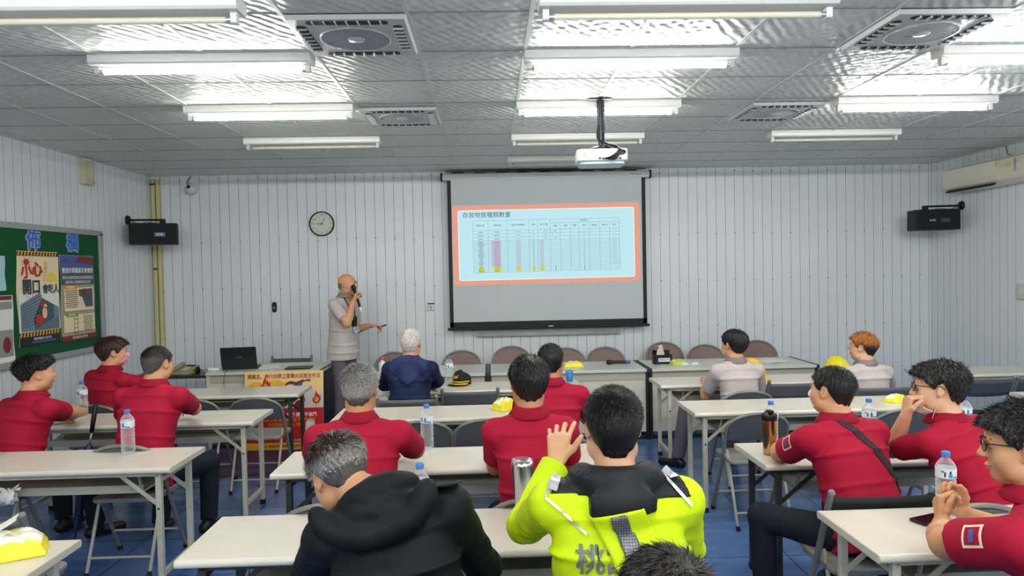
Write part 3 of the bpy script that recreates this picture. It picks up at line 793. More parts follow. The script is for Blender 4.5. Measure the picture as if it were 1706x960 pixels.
# ================================================================== folding tables
M_LAM = mat('laminate', rgb(216, 210, 196), .25, noise=.05, nscale=6)
M_LEDGE = mat('laminate_edge', rgb(206, 202, 184), .4)
M_CREAMLEG = mat('painted_leg', rgb(190, 188, 170), .45, noise=.12, nscale=14)
M_DARKLEG = mat('dark_leg', rgb(52, 52, 48), .5, noise=.2, nscale=14)
M_RUBBER = mat('rubber', rgb(24, 24, 24), .8)
TW, TD, TZ = 1.80, .49, .74
def make_table(dark):
    t = thing('folding_table', 'x', 'table', group='long folding tables')
    ml = M_DARKLEG if dark else M_CREAMLEG
    # top with bull-nosed long edges: profile extruded along x
    r = .016; pr = []
    for k in range(9): a = -PI/2+PI*k/8; pr.append((TD/2-r+r*math.cos(a), -.017+r*math.sin(a)))
    for k in range(9): a = PI/2+PI*k/8; pr.append((-TD/2+r+r*math.cos(a), -.017+r*math.sin(a)))
    mb = MB(); mb.poly(pr, TW, frame((0, 0, TZ), (1, 0, 0), (0, 1, 0)) @ Matrix.Translation((0, 0, -TW/2)))
    o = mb.build('tabletop', M_LAM, t)
    mb = MB()
    for s in (-1, 1): mb.box((s*(TW/2+.0012), 0, TZ-.017), (.0025, TD-.02, .028))
    mb.build_each('edge_band', M_LEDGE, t)
    mb = MB()
    for s in (-1, 1): mb.box((0, s*(TD/2-.05), TZ-.044), (TW-.16, .02, .022))
    for s in (-1, 1): mb.box((s*(TW/2-.08), 0, TZ-.044), (.02, TD-.1, .022))
    mb.build('underframe', ml, t)
    for sx in (-1, 1):
        for sy in (-1, 1):
            x = sx*(TW/2-.085); y = sy*(TD/2-.055)
            mb = MB(); mb.box((x, y, .365), (.032, .03, .66)); lg = mb.build('leg', ml, t, bevel=.003)
            f = MB(); f.box((x, y, .0175), (.036, .034, .035)); f.build('foot_cap', M_RUBBER, lg)
            b = MB(); b.bar((x, y+.018*sy*-1, .50), (x-sx*.24, y-.018*sy, TZ-.04), .006, .022); b.build('brace', ml, lg)
            b = MB(); b.lathe([(0, .004), (.006, .003), (.007, 0)], 8, frame((x, y-.015 if sy < 0 else y+.015, .5), (0, sy, 0))); b.build('bolt', M_RUBBER, lg)
    for sx in (-1, 1):
        x = sx*(TW/2-.085); mb = MB(); mb.box((x, 0, .12), (.026, TD-.14, .028)); mb.box((x, 0, .66), (.026, TD-.14, .024)); mb.build_each('end_rail', ml, t)
    # book shelf under the top
    mb = MB(); mb.box((0, .03, .575), (TW-.42, .28, .012)); mb.box((0, -.115, .59), (TW-.42, .012, .045)); mb.box((0, .175, .59), (TW-.42, .012, .045))
    for s in (-1, 1): mb.bar((s*(TW/2-.22), -.115, .60), (s*(TW/2-.24), -.115, TZ-.05), .02, .006); mb.bar((s*(TW/2-.22), .175, .60), (s*(TW/2-.24), .175, TZ-.05), .02, .006)
    mb.build('shelf', mat('shelf_grey', rgb(176, 174, 160), .35, metal=.2), t)
    return t
TP = {False: None, True: None}
def put_table(x0, ynear, dark, lab):
    if TP[dark] is None: t = make_table(dark); TP[dark] = t
    else: t = copy_tree(TP[dark])
    t['label'] = lab; t.location = (x0+TW/2, ynear+TD/2, 0); return t
put_table(-3.60, 3.89, False, 'left folding table with cream legs, one water bottle standing on it')
put_table(-3.54, 5.06, False, 'left folding table the man with forearm on its right end leans on')
put_table(-3.52, 6.18, True, 'left folding table with dark legs, nearest the fire safety poster')
put_table(-3.49, 2.38, False, 'left folding table in the bottom left corner with an open wipes pack')
put_table(-1.20, 2.60, True, 'middle folding table at the bottom, between black jacket and neon jacket')
put_table(-1.19, 3.70, True, 'middle folding table with dark legs in front of the grey-haired man in red')
put_table(-1.17, 5.00, False, 'middle folding table with two empty grey chairs behind it')
put_table(-1.0, 6.13, False, 'middle folding table with a peaked cap on it')
put_table(1.385, 2.44, False, 'right folding table in the bottom right with a large water bottle')
put_table(1.435, 3.60, True, 'right folding table with a gold tumbler near its end')
put_table(1.455, 4.94, False, 'right folding table with an empty grey chair tucked at its left')
put_table(1.505, 6.13, False, 'right folding table the two grey-shirted men sit at')
put_table(4.15, 4.95, False, 'folding table corner at the right edge of the photo')
put_table(4.10, 6.30, False, 'folding table at far right with two green-seated chairs before it')

# ================================================================== folding chairs
M_FRAME = mat('chair_tube', rgb(128, 128, 124), .38, metal=.25)
M_PANEL = mat('chair_grey', rgb(92, 94, 98), .5, bump=.15, bscale=120)
M_SEAT = mat('chair_seat', rgb(142, 142, 138), .45)
M_LEGL = mat('chair_leg_light', rgb(176, 174, 160), .45)
def make_chair(kind, mp, ms, name_lab='x', top=.775, hw=.215):
    t = thing('folding_chair', name_lab, 'chair', group='folding chairs')
    def X(z): return hw
    def back_y(z): return .20-(z)*.50 if z < .44 else -.02-(z-.44)*.42
    r = .0125
    if kind == 'square':
        for s in (-1, 1):
            mb = MB(); mb.tube([(s*hw, .20, .015), (s*hw, .06, .28), (s*hw, back_y(.46), .46), (s*hw, back_y(.62), .62), (s*hw, back_y(top), top)], r+.002, 10)
            pst = mb.build('side_post', M_FRAME, t)
            c = MB(); c.sphere((s*hw, back_y(top), top), .0165, nu=12, nv=8); c.build('post_cap', MATS['grey_plastic'], pst)
        n = 12; mb = MB(); vs = []
        zt, zb = top-.02, top-.155
        for f in (0, 1):
            for j in range(5):
                for i in range(n+1):
                    u = i/n*2-1; z = zb+(zt-zb)*j/4
                    sag = .02*(1-u*u)
                    vs.append((u*(hw-.01), back_y(z)-sag-(.012 if f == 0 else 0), z-(.012*(1-u*u) if j == 0 else 0)))
        N = 5*(n+1); fs = []
        for j in range(4):
            for i in range(n):
                a = j*(n+1)+i; q = (a, a+1, a+n+2, a+n+1); fs.append(q); fs.append(tuple(N+k for k in q[::-1]))
        for i in range(n):
            fs.append((i+1, i, N+i, N+i+1)); a = 4*(n+1)+i; fs.append((a, a+1, N+a+1, N+a))
        mb.add(vs, fs, 0, True)
        mb.build('backrest', mp, t)
    else:
        ra = hw if kind == 'round' else hw
        zc = top-.13 if kind == 'round' else top-.20
        ry = top-zc
        pts = [(-hw, .20, .015), (-hw, .06, .28), (-hw, back_y(.46), .46)]
        pts += [(-hw, back_y(zc-.04), zc-.04)]
        pts += [(hw*-math.cos(PI*k/16)*1.0, back_y(zc+ry*math.sin(PI*k/16)**.8), zc+ry*math.sin(PI*k/16)**.8) for k in range(17)]
        pts += [(hw, back_y(zc-.04), zc-.04), (hw, back_y(.46), .46), (hw, .06, .28), (hw, .20, .015)]
        MB().tube(pts, r, 10).build('frame', M_FRAME, t)
        zb = zc-.065 if kind == 'round' else zc-.08; inner = [(-hw+.012, zb)]
        inner = [(hw-.014, zb)]+[((hw-.014)*math.cos(PI*k/16), zc+(ry-.012)*math.sin(PI*k/16)**.8) for k in range(17)]+[(-hw+.014, zb)]
        # slab following the slope of the back
        mb = MB(); n = len(inner); vs = []
        for dy in (-.008, .010):
            for x, z in inner: vs.append((x, back_y(z)+dy-.012*(1-(x/hw)**2), z))
        mid = len(vs)
        # fan faces from centre line for a gentle bow
        for dy in (-.008, .010): vs.append((0, back_y((zb+zc)/2+.02)+dy-.014, (zb+zc)/2+.02))
        fs = []
        for i in range(n):
            j = (i+1) % n
            fs.append((mid, j, i)); fs.append((mid+1, n+i, n+j)); fs.append((i, j, n+j, n+i))
        mb.add(vs, fs, 0, False); mb.build('backrest', mp, t)
    # rear legs with crossbars
    for s in (-1, 1):
        lg = MB().tube([(s*(hw-.028), -.035, .50), (s*(hw-.028), -.235, .018)], .0105, 8).build('leg', M_LEGL, t)
        c = MB(); c.cyl((s*(hw-.028), -.2375, .03), (s*(hw-.028), -.245, .0), .0145, seg=10); c.build('foot_cap', M_RUBBER, lg)
        c = MB(); c.cyl((s*hw, .195, .03), (s*hw, .203, .0), .0165, seg=10); c.build('front_foot_cap', M_RUBBER, t)
    mb = MB(); mb.cyl((-hw+.028, -.20, .105), (hw-.028, -.20, .105), .008, seg=8); mb.cyl((-hw, .125, .155), (hw, .125, .155), .008, seg=8); mb.build_each('crossbar', M_LEGL, t)
    mb = MB(); mb.rbox((0, .03, .435), (2*hw-.035, .37, .028), .04, 5); mb.build('seat', ms, t, bevel=.01, bseg=3)
    mb = MB()
    for s in (-1, 1): mb.bar((s*(hw-.012), -.08, .437), (s*(hw-.012), .14, .43), .006, .02)
    mb.build_each('seat_bracket', M_FRAME, t)
    return t
CP = {}
def put_chair(kind, x, y, lab, rz=0., group='grey folding chairs', mp=None, ms=None, top=.775, hw=.215):
    key = (hw, kind, (mp or M_PANEL).name, top)
    if key not in CP: t = make_chair(kind, mp or M_PANEL, ms or M_SEAT, lab, top, hw); CP[key] = t
    else: t = copy_tree(CP[key])
    t['label'] = lab; t['group'] = group; t.location = (x, y, 0); t.rotation_euler = (0, 0, rz); return t
# empty chairs
put_chair('round', -.50, 4.90, 'empty grey round-backed chair in the middle block, left of its twin')
put_chair('round', -.05, 4.90, 'empty grey round-backed chair in the middle block, right of its twin')
put_chair('square', -.19, 6.02, 'empty grey square-backed chair before the table with the peaked cap', top=.80, hw=.235)
put_chair('round', 1.83, 4.86, 'empty grey round-backed chair behind the gold tumbler')
put_chair('round', 2.86, 4.86, 'grey round-backed chair beyond the man resting his chin')
put_chair('square', 2.60, 6.02, 'empty grey square-backed chair right of the dark-haired man in grey', top=.80, hw=.235)
put_chair('round', -1.98, 5.98, 'empty grey round-backed chair in front of the fire safety poster', top=.775)
put_chair('round', -2.50, 5.98, 'grey round-backed chair left of the one before the poster', top=.775)
put_chair('square', -2.42, 8.32, 'grey square-backed chair behind the instructor desk', PI, top=.80, hw=.235)
put_chair('square', -2.25, 3.15, 'grey square-backed chair in the lower left under the table with a bottle', .05, top=.80, hw=.235)
M_GSEAT = mat('seat_green', rgb(34, 62, 50), .8, noise=.2, nscale=60)
M_DPANEL = mat('chair_slate', rgb(70, 80, 88), .55)
put_chair('square', 4.20, 5.92, 'grey sling-backed chair with green seat, left of the two at far right', 0, 'green-seated chairs at far right', M_DPANEL, M_GSEAT, top=.80, hw=.235)
put_chair('square', 4.70, 5.92, 'grey sling-backed chair with green seat, right of the two at far right', 0, 'green-seated chairs at far right', M_DPANEL, M_GSEAT, top=.80, hw=.235)
# brown chairs behind the speakers' desks (they face the room)
M_BROWN = mat('chair_brown', rgb(122, 100, 94), .45)
cl = [(655, 'the leftmost, half hidden by the man in navy'), (768, 'the second from the left, above the bottle'), (852, 'below the whiteboard tray left half'), (944, 'beside the dark-haired man in red'),
      (1010, 'behind the microphone'), (1122, 'behind the black tissue box'), (1178, 'just left of the dark-haired man in grey'), (1266, 'the rightmost, right of the dark-haired man in grey')]
for i, (px, lab) in enumerate(cl):
    P = at(px, 580, 8.15)
    c = put_chair('arch', P.x, 8.44 if px in (1122,) else 8.06, 'brown round-backed chair behind the front desks, '+lab, PI, 'brown chairs behind the front desks', M_BROWN, M_BROWN, top=.885 if i in (2, 7) else .85, hw=.228)

# ================================================================== front desks
M_DESK = mat('desk_cream', rgb(206, 203, 188), .4, noise=.03)
M_DTOP = mat('desk_top', rgb(204, 208, 198), .3)
M_DBLK = mat('desk_black', rgb(28, 32, 34), .5)
def front_desk(x0, x1, y0, y1, h, lab, cap=(1, 1)):
    t = thing('office_desk', lab, 'desk', ((x0+x1)/2, (y0+y1)/2, 0), group='office desks along the front')
    W, D = x1-x0-.002, y1-y0
    MB().rbox((0, 0, h-.015), (W, D, .03), .004, 2, axis='X').build('desktop', M_DTOP, t, bevel=.004)
    MB().box((0, -D/2+.05, (h-.03)/2+.04), (W-.06, .02, h-.11)).build('front_panel', M_DESK, t)
    MB().box((0, -D/2+.045, h-.075), (W-.06, .03, .07)).build('rail', mat('desk_rail', rgb(176, 174, 158), .45), t)
    for s, on in zip((-1, 1), cap):
        mb = MB(); mb.box((s*(W/2-.016), 0, (h-.031)/2), (.03, D-.04, h-.031)); mb.build('side_panel', M_DBLK if on else M_DESK, t, bevel=.003)
        if on:
            mb = MB(); mb.box((s*(W/2-.012), 0, h+.001), (.024, D+.004, .004)); mb.box((s*(W/2-.012), -D/2-.003, h-.02), (.024, .006, .045)); mb.build('edge_trim', M_DBLK, t)
    mb = MB(); mb.box((0, -D/2+.06, .02), (W-.06, .03, .04)); mb.build('plinth', M_DBLK, t)
    return t
front_desk(-1.22, -.045, 7.15, 7.85, .74, 'cream front desk at the left of the row, beyond the man in navy', (0, 1))
front_desk(-.04, 1.63, 7.15, 7.85, .74, 'long cream front desk with the microphone lying on it', (1, 1))
front_desk(1.635, 3.42, 7.15, 7.85, .74, 'cream front desk at the right end with the black tissue box', (1, 1))
# instructor desk, a little higher
t = front_desk(-2.96, -1.77, 7.25, 7.95, .80, 'higher instructor desk with the laptop and fire poster', (0, 1))
# low dark side table with telephone
t = thing('side_table', 'low dark side table against the left wall carrying the telephone', 'table', (-3.42, 7.75, 0))
MB().box((0, 0, .725), (.88, .5, .03)).build('tabletop', mat('dark_wood', rgb(52, 44, 42), .4), t, bevel=.004)
for sx in (-1, 1):
    for sy in (-1, 1): MB().box((sx*.42, sy*.23, .355), (.03, .03, .709)).build('leg', M_DBLK, t)
MB().box((0, 0, .45), (.84, .46, .02)).build('shelf', MATS['dark_wood'], t)
mb = MB()
for k in range(3): mb.box((-.2+k*.16, 0, .475+.006*k), (.14, .2, .028))
mb.build('papers', mat('paper_grey', rgb(120, 130, 122), .6), t)
# purple mat
mb = MB(); mb.rbox((-2.2, 6.72, .004), (1.9, .92, .008), .02, 3); o = mb.build('floor_mat', mat('mat_purple', rgb(84, 62, 92), .7, noise=.15, nscale=30), None)
tag(o, 'purple mat lying on the floor before the fire poster', 'mat')
# ================================================================== things on desks and tables
M_WATER = mat('clear_bottle', (.86, .90, .93), .12)
_nt = M_WATER.node_tree; _b = _nt.nodes['Principled BSDF']; _o = _nt.nodes['Material Output']
_tr = _nt.nodes.new('ShaderNodeBsdfTransparent'); _tr.inputs[0].default_value = (.97, .985, 1, 1)
_lw = _nt.nodes.new('ShaderNodeLayerWeight'); _lw.inputs[0].default_value = .35
_mr = _nt.nodes.new('ShaderNodeMapRange'); _mr.inputs[3].default_value = .10; _mr.inputs[4].default_value = .75
_mx = _nt.nodes.new('ShaderNodeMixShader'); _nt.links.new(_lw.outputs['Facing'], _mr.inputs[0]); _nt.links.new(_mr.outputs[0], _mx.inputs[0])
_nt.links.new(_tr.outputs[0], _mx.inputs[1]); _nt.links.new(_b.outputs[0], _mx.inputs[2]); _nt.links.new(_mx.outputs[0], _o.inputs['Surface'])
M_CAP = mat('cap_blue', rgb(72, 128, 214), .4)
M_LABEL = mat('label_white', rgb(226, 230, 236), .4)
M_LABB = mat('label_blue', rgb(70, 150, 200), .4)
def make_bottle():
    t = thing('water_bottle', 'x', 'bottle', group='plastic water bottles with blue caps')
    pr = [(0, .004), (.026, .0), (.034, .004), (.0385, .012)]
    z = .018
    for k in range(7): pr += [(.0385, z), (.0385, z+.010), (.0355, z+.014), (.0355, z+.016)]; z += .0195
    pr += [(.0385, z), (.0390, .157), (.0390, .198), (.036, .208), (.028, .222), (.019, .232), (.0145, .238), (.0145, .246), (.0, .246)]
    o = MB().lathe(pr, 28).build('bottle', M_WATER, t)
    pr = [(.0, .243), (.0168, .243), (.0172, .247), (.0172, .261), (.0155, .264), (0, .264)]
    MB().lathe(pr, 24).build('cap', M_CAP, t)
    MB().lathe([(.0393, .158), (.0395, .159), (.0395, .197), (.0393, .198)], 28).build('label', M_LABEL, t)
    mb = MB()
    def curved(a0, a1, z0, z1, r=.0398):
        n = 5; vs = []
        for k in range(n+1):
            a = a0+(a1-a0)*k/n
            vs += [(r*math.cos(a), r*math.sin(a), z0), (r*math.cos(a), r*math.sin(a), z1)]
        return vs, [(2*k, 2*k+2, 2*k+3, 2*k+1) for k in range(n)]
    for a0, a1, z0, z1 in ((-1.9, -1.5, .162, .178), (-1.45, -.8, .160, .168), (-2.6, -2.3, .182, .19)): mb.add(*curved(a0, a1, z0, z1))
    mb.build('label_print', M_LABB, t)
    mb = MB(); mb.add(*curved(-1.8, -1.62, .178, .190)); mb.add(*curved(-2.3, -2.15, .165, .185)); mb.build('label_figure', MATS['dark_slot'], t)
    return t
BT = None
def bottle(px, py, z, lab, Y=None):
    global BT
    P = atz(px, py, z) if Y is None else at(px, py, Y)
    if BT is None: BT = t = make_bottle()
    else: t = copy_tree(BT)
    t['label'] = lab; t.location = (P.x, P.y, z+.0005); return t
bottle(214, 755, .74, 'water bottle with blue cap standing alone on the near left table')
bottle(138, 692, .74, 'water bottle beyond the bare forearm of the leftmost man in red')
bottle(712, 747, .74, 'water bottle on the middle table, right of the grey-haired man in red')
bottle(749, 641, .74, 'water bottle left of the peaked cap')
bottle(702, 895, .74, 'water bottle mostly hidden behind the black hooded jacket', 2.88)
bottle(1285, 740, .74, 'water bottle just behind the gold tumbler', 3.99)
bottle(1448, 745, .74, 'water bottle between the man with the strap and the man resting his chin', 3.98)
bottle(1576, 870, .74, 'largest-looking water bottle, in front of the clasped hands at right', 2.83)
bottle(1607, 745, .74, 'water bottle showing right of the man resting his chin', 3.98)

# peaked cap
P = atz(770, 640, .74)
t = thing('peaked_cap', 'black peaked cap with gold braid and emblem on the middle table', 'cap', (P.x, P.y, .741), math.radians(-35))
M_CAPC = mat('cap_cloth', rgb(22, 24, 28), .8); M_GOLD = mat('gold_braid', rgb(232, 186, 40), .35, metal=.3)
mb = MB()
vs = []; n = 28; m = 10
for j in range(m+1):
    f = j/m
    for i in range(n):
        a = 2*PI*i/n; fr = .5-.5*math.sin(a)   # front (-y) is taller
        r = .088*(1-f**3*.92); zz = .018+(.075+.045*fr)*math.sin(f*PI/2)
        vs.append((r*math.cos(a)*.9, r*math.sin(a)*1.08, zz if f > 0 else .0))
fs = [(j*n+i, j*n+(i+1) % n, (j+1)*n+(i+1) % n, (j+1)*n+i) for j in range(m) for i in range(n)]; fs.append([m*n+i for i in range(n)])
mb.add(vs, fs, 0, True); mb.build('crown', M_CAPC, t)
mb = MB(); vs = []
for f, zo in ((0, .022), (1, .004)):
    for i in range(17):
        a = PI+PI*i/16; r = .082+.075*f*math.sin(PI*i/16)**.7
        vs.append((.92*r*math.cos(a), r*math.sin(a)*1.05, zo))
vs += [(x, y, z-.004) for x, y, z in vs]
fs = [(i, i+1, 17+i+1, 17+i) for i in range(16)]+[(34+i+1, 34+i, 34+17+i, 34+17+i+1) for i in range(16)]+[(17+i, 17+i+1, 51+i+1, 51+i) for i in range(16)]
mb.add(vs, fs, 0, True); mb.build('visor', mat('patent_black', rgb(12, 12, 14), .15), t)
mb = MB(); mb.tube([(.83*.1*math.cos(PI+PI*i/16)*.98, .1*math.sin(PI+PI*i/16), .030) for i in range(17)], .0075, 8)
mb.tube([(.85*.128*math.cos(PI+PI*i/16), .132*math.sin(PI+PI*i/16)*1.0, .016) for i in range(2, 15)], .007, 8); mb.build('gold_band', M_GOLD, t)
mb = MB(); EM = frame((0, -.092, .075), (0, -1, .35), (1, 0, 0))
mb.lathe([(0, .004), (.009, .003), (.011, 0)], 14, EM)
for s in (-1, 1): mb.tube([(s*.006, -.014, .002), (s*.017, -.006, .003), (s*.021, .008, .003), (s*.016, .020, .002)], .003, 6, M=EM)
mb.poly([(-.005, .005), (.005, .005), (0, .018)], .003, EM)
mb.build('emblem', M_GOLD, t)

# packs of wet wipes: pillow bags with crimped ends
M_WY = mat('wipes_yellow', rgb(238, 226, 40), .3); M_WW = mat('wipes_white', rgb(236, 234, 220), .35); M_WG = mat('wipes_green', rgb(190, 210, 60), .3)
def wipes(name, x, y, z, L, W, H, rz, lab, seed=0, flap=False, cat='wipes pack', main=None):
    t = thing(name, lab, cat, (x, y, z+.001), rz, group='yellow and white wipes packs')
    rnd = random.Random(seed); nx, ny = 20, 10; mb = MB(); vs = []
    for s in (1, -1):
        for j in range(ny+1):
            for i in range(nx+1):
                u, v = i/nx*2-1, j/ny*2-1
                e = (1-abs(u)**3.2)*(1-abs(v)**4)
                h = H*max(e, 0)**.5
                h *= 1+.10*math.sin(u*9+seed+v*3)+.06*math.sin(v*11+u*5)
                zz = H*.08+(h if s > 0 else 0)
                vs.append((u*L/2*(1-.05*abs(v)), v*W/2*(1-.06*(1-u*u)), zz if s > 0 else H*.0+.0))
    n = (nx+1)*(ny+1); fs = []; mi = []
    for j in range(ny):
        for i in range(nx):
            a = j*(nx+1)+i; q = (a, a+1, a+nx+2, a+nx+1)
            u = (i+.5)/nx*2-1; v = (j+.5)/ny*2-1
            band = (abs(v+.25*math.sin(u*3+seed)) > (.62 if flap else .45)) or abs(u) > .9
            mb.add([vs[k] for k in q], [(0, 1, 2, 3)], 1 if not band else 0, True)
            mb.add([vs[n+k] for k in q[::-1]], [(0, 1, 2, 3)], 0, True)
    for i in range(nx):
        for j, fl in ((0, 1), (ny, -1)):
            a = j*(nx+1)+i; q = (a, a+1, n+a+1, n+a)[::-fl]; mb.add([vs[k] for k in q], [(0, 1, 2, 3)], 0, True)
    for j in range(ny):
        for i, fl in ((0, -1), (nx, 1)):
            a = j*(nx+1)+i; q = (a, a+nx+1, n+a+nx+1, n+a)[::-fl]; mb.add([vs[k] for k in q], [(0, 1, 2, 3)], 0, True)
    o = mb.build('pack', [main or M_WY, M_WW], t)
    g = MB()
    for k in range(9):
        u = rnd.uniform(-.6, .6); v = rnd.uniform(-.5, .5)
        g.lathe([(0, .0015), (H*.16*rnd.uniform(.5, 1), 0)], 8, Matrix.Translation((u*L/2, v*W/2, H*1.13)) )
    g.build('printed_mark', M_WG, t)
    if flap:
        g = MB(); vs = []
        for j in range(7):
            for i in range(9):
                u, v = i/8, j/6
                vs.append((-.06+.14*u, -.045+.1*v, H*1.12+.055*u**1.6+.008*math.sin(v*6)))
        vs += [(a, b, c-.0008) for a, b, c in vs]
        fs = []
        for j in range(6):
            for i in range(8):
                a = j*9+i; q = (a, a+1, a+10, a+9); fs += [q, tuple(63+k for k in q[::-1])]
        g.add(vs, fs, 0, True); g.build('opened_flap', M_WW, t)
        g = MB(); g.sphere((.015, .0, H*1.10), (.045, .03, .012)); g.build('tissue', mat('tissue', rgb(238, 238, 234), .9), t)
    return t
P = atz(36, 925, .74)
wipes('wipes_pack', -1.925, 2.70, .74, .36, .20, .075, math.radians(30), 'large yellow and white wipes pack with opened flap, bottom left corner', 1, True)
wipes('wipes_pack', -2.06, 2.62, .74, .20, .07, .03, math.radians(14), 'x', 4) if False else None
P = atz(841, 684, .74); wipes('wipes_pack', P.x+.0, P.y+.04, .74, .17, .15, .075, math.radians(40), 'yellow and white pack left of the black-haired man in red', 2)
P = atz(955, 611, .74); wipes('wipes_pack', P.x, min(P.y, 7.6), .74, .22, .13, .05, 0, 'yellow pack on the front desk left of the microphone', 3)
P = atz(1128, 607, .74); wipes('wipes_pack', P.x+.01, min(P.y, 7.7), .74, .17, .12, .045, .2, 'yellow green pack beside the black tissue box', 5, main=M_WG)
P = at(1490, 655, 5.2); wipes('wipes_pack', P.x, 5.18, .74, .17, .12, .045, .5, 'pale yellow pack near the fist of the man resting his chin', 6)

# crumpled tied plastic bag hung on the near left table's shelf
t = thing('plastic_bag', 'crumpled tied white plastic bag on the shelf rail of the near left table', 'plastic bag', (-2.72, 3.968, .63))
mb = MB(); rnd = random.Random(2)
n, m = 22, 14; vs = []
for j in range(m+1):
    for i in range(n):
        a = 2*PI*i/n; tt = PI*j/m; k = 1+.22*math.sin(5*a+3*tt)+.15*math.sin(9*a-4*tt)+rnd.uniform(-.12, .12)
        vs.append((.042*k*math.sin(tt)*math.cos(a), .032*k*math.sin(tt)*math.sin(a)-.02, .04*k*math.cos(tt)-.045))
fs = [(j*n+i, j*n+(i+1) % n, (j+1)*n+(i+1) % n, (j+1)*n+i)[::-1] for j in range(m) for i in range(n)]
mb.add(vs, fs, 0, True); mb.build('bundle', mat('poly_white', rgb(226, 226, 222), .3), t)
mb = MB()
for a, b in (((0, 0, -.01), (.06, -.01, .03)), ((0, 0, -.01), (.075, -.02, .012)), ((0, 0, -.01), (-.045, -.01, .01))):
    mb.add([a, b, (b[0]-.01, b[1], b[2]-.02)], [(0, 1, 2), (2, 1, 0)])
mb.build('bag_end', MATS['poly_white'], t)

# folded umbrella leaning on the second left table
A = Vector((-2.88, 4.79, .03)); B = Vector((-2.79, 5.0, .93)); A = atz(133, 893, 0); A = Vector((A.x, 4.86, .0)); B = at(160, 673, 5.0)
t = thing('umbrella', 'folded navy umbrella with black handle leaning on the second left table', 'umbrella', A)
ax = (B-A); Ln = ax.length; FMu = frame((0, 0, 0), ax)
mb = MB(); mb.lathe([(0, 0), (.006, .005), (.006, .07)], 10, FMu); mb.build('tip', MATS['pole_grey'], t)
mb = MB()
n = 24; zs = [.06, .12, .3, .48, .60, .645]; rs = [.012, .024, .034, .040, .034, .012]; vs = []
for z, r in zip(zs, rs):
    for i in range(n): a = 2*PI*i/n; rr = r*(1+.16*math.sin(6*a+z*9)); vs.append((rr*math.cos(a), rr*math.sin(a), z))
fs = [(j*n+i, j*n+(i+1) % n, (j+1)*n+(i+1) % n, (j+1)*n+i) for j in range(len(zs)-1) for i in range(n)]
mb.add(vs, fs, 0, True, FMu); mb.build('canopy', mat('navy_nylon', rgb(28, 40, 84), .4), t)
mb = MB(); mb.lathe([(0, .64), (.008, .64), (.008, Ln-.19), (0, Ln-.19)], 10, FMu); mb.build('shaft', MATS['brushed_metal'], t)
mb = MB(); mb.lathe([(0, Ln-.20), (.014, Ln-.20), (.016, Ln-.12), (.017, Ln-.01), (.012, Ln), (0, Ln)], 14, FMu); mb.build('handle', M_BLACK, t)

# tumblers
def tumbler(name, P, h, r0, r1, m, lab, lid):
    t = thing(name, lab, 'tumbler', (P.x, P.y, .741))
    MB().lathe([(0, 0), (r0*.96, 0), (r0, .006), (r1, h-.02), (r1, h), (r1*.93, h), (r1*.9, h-.05), (0, h-.05)], 36).build('cup', m, t)
    if lid == 'black':
        MB().lathe([(0, h+.022), (r1*.6, h+.022), (r1*.7, h+.012), (r1*1.02, h+.010), (r1*1.06, h+.002), (r1*1.06, h-.018), (r1*1.0, h-.024)], 36).build('lid', M_BLACK, t)
        mb = MB(); mb.rbox((0, -r1*.3, h+.026), (.03, .05, .012), .008); mb.build('lid_tab', M_BLACK, t)
    else:
        MB().lathe([(0, h-.01), (r1*.85, h-.008), (r1*.93, h+.004), (r1*.98, h+.005), (r1*.99, h-.004)], 36).build('lid', mat('clear_lid', (.9, .92, .94), .08, trans=.9, ior=1.3), t)
    return t
M_STEEL = mat('brushed_steel', rgb(200, 202, 204), .22, metal=1.); M_GOLDT = mat('rose_gold', rgb(206, 158, 108), .22, metal=1.)
tumbler('tumbler', at(872, 860, 2.98), .235, .034, .048, M_STEEL, 'brushed steel tumbler with clear lid left of the neon jacket', 'clear')
tumbler('tumbler', at(1282, 760, 3.82), .215, .034, .041, M_GOLDT, 'gold tumbler with black lid on the right table', 'black')
P = atz(950, 637, .74)
t = thing('cup', 'blue plastic cup on the table beyond the man in red', 'cup', (min(P.x, .76), 6.5, .741))
MB().lathe([(0, 0), (.028, 0), (.03, .004), (.037, .095), (.035, .095), (.03, .02), (0, .02)], 28).build('cup_body', mat('cup_blue', rgb(40, 120, 180), .35), t)
MB().lathe([(.037, .09), (.0395, .093), (.0385, .1), (.035, .1)], 28).build('rim', mat('cup_rim', rgb(110, 170, 210), .3), t)

# microphone lying on the front desk
P = atz(1028, 606, .74)
t = thing('microphone', 'dark wireless microphone lying on the front desk', 'microphone', (P.x, 7.55, .766), math.radians(-8))
X = frame((0, 0, 0), (1, 0, 0))
MB().lathe([(0, -.13), (.024, -.125), (.027, -.11), (.025, -.09), (.020, -.078)], 20, X).build('grille', mat('mic_grille', rgb(30, 34, 40), .4, metal=.5), t)
MB().lathe([(.020, -.078), (.019, -.07), (.016, -.03), (.0165, .08), (.017, .09)], 20, X).build('body', M_BLACK, t)
MB().lathe([(.0172, .085), (.0182, .09), (.0182, .13), (.0, .135)], 20, X).build('blue_end', mat('mic_blue', rgb(70, 100, 150), .4), t)

# white bottle with pink lid
P = at(634, 610, 7.45)
t = thing('sauce_bottle', 'small white bottle with pink lid on the front desk left end', 'bottle', (max(P.x, -1.17), 7.45, .741))
MB().lathe([(0, 0), (.036, 0), (.038, .01), (.038, .09), (.02, .11), (.014, .12), (.014, .13), (0, .13)], 24).build('bottle_body', M_WHITE, t)
MB().lathe([(0, .16), (.018, .155), (.02, .135), (.018, .125), (0, .125)], 18, Matrix.Translation((.006, 0, 0))).build('lid', mat('pink_lid', rgb(220, 60, 110), .4), t)

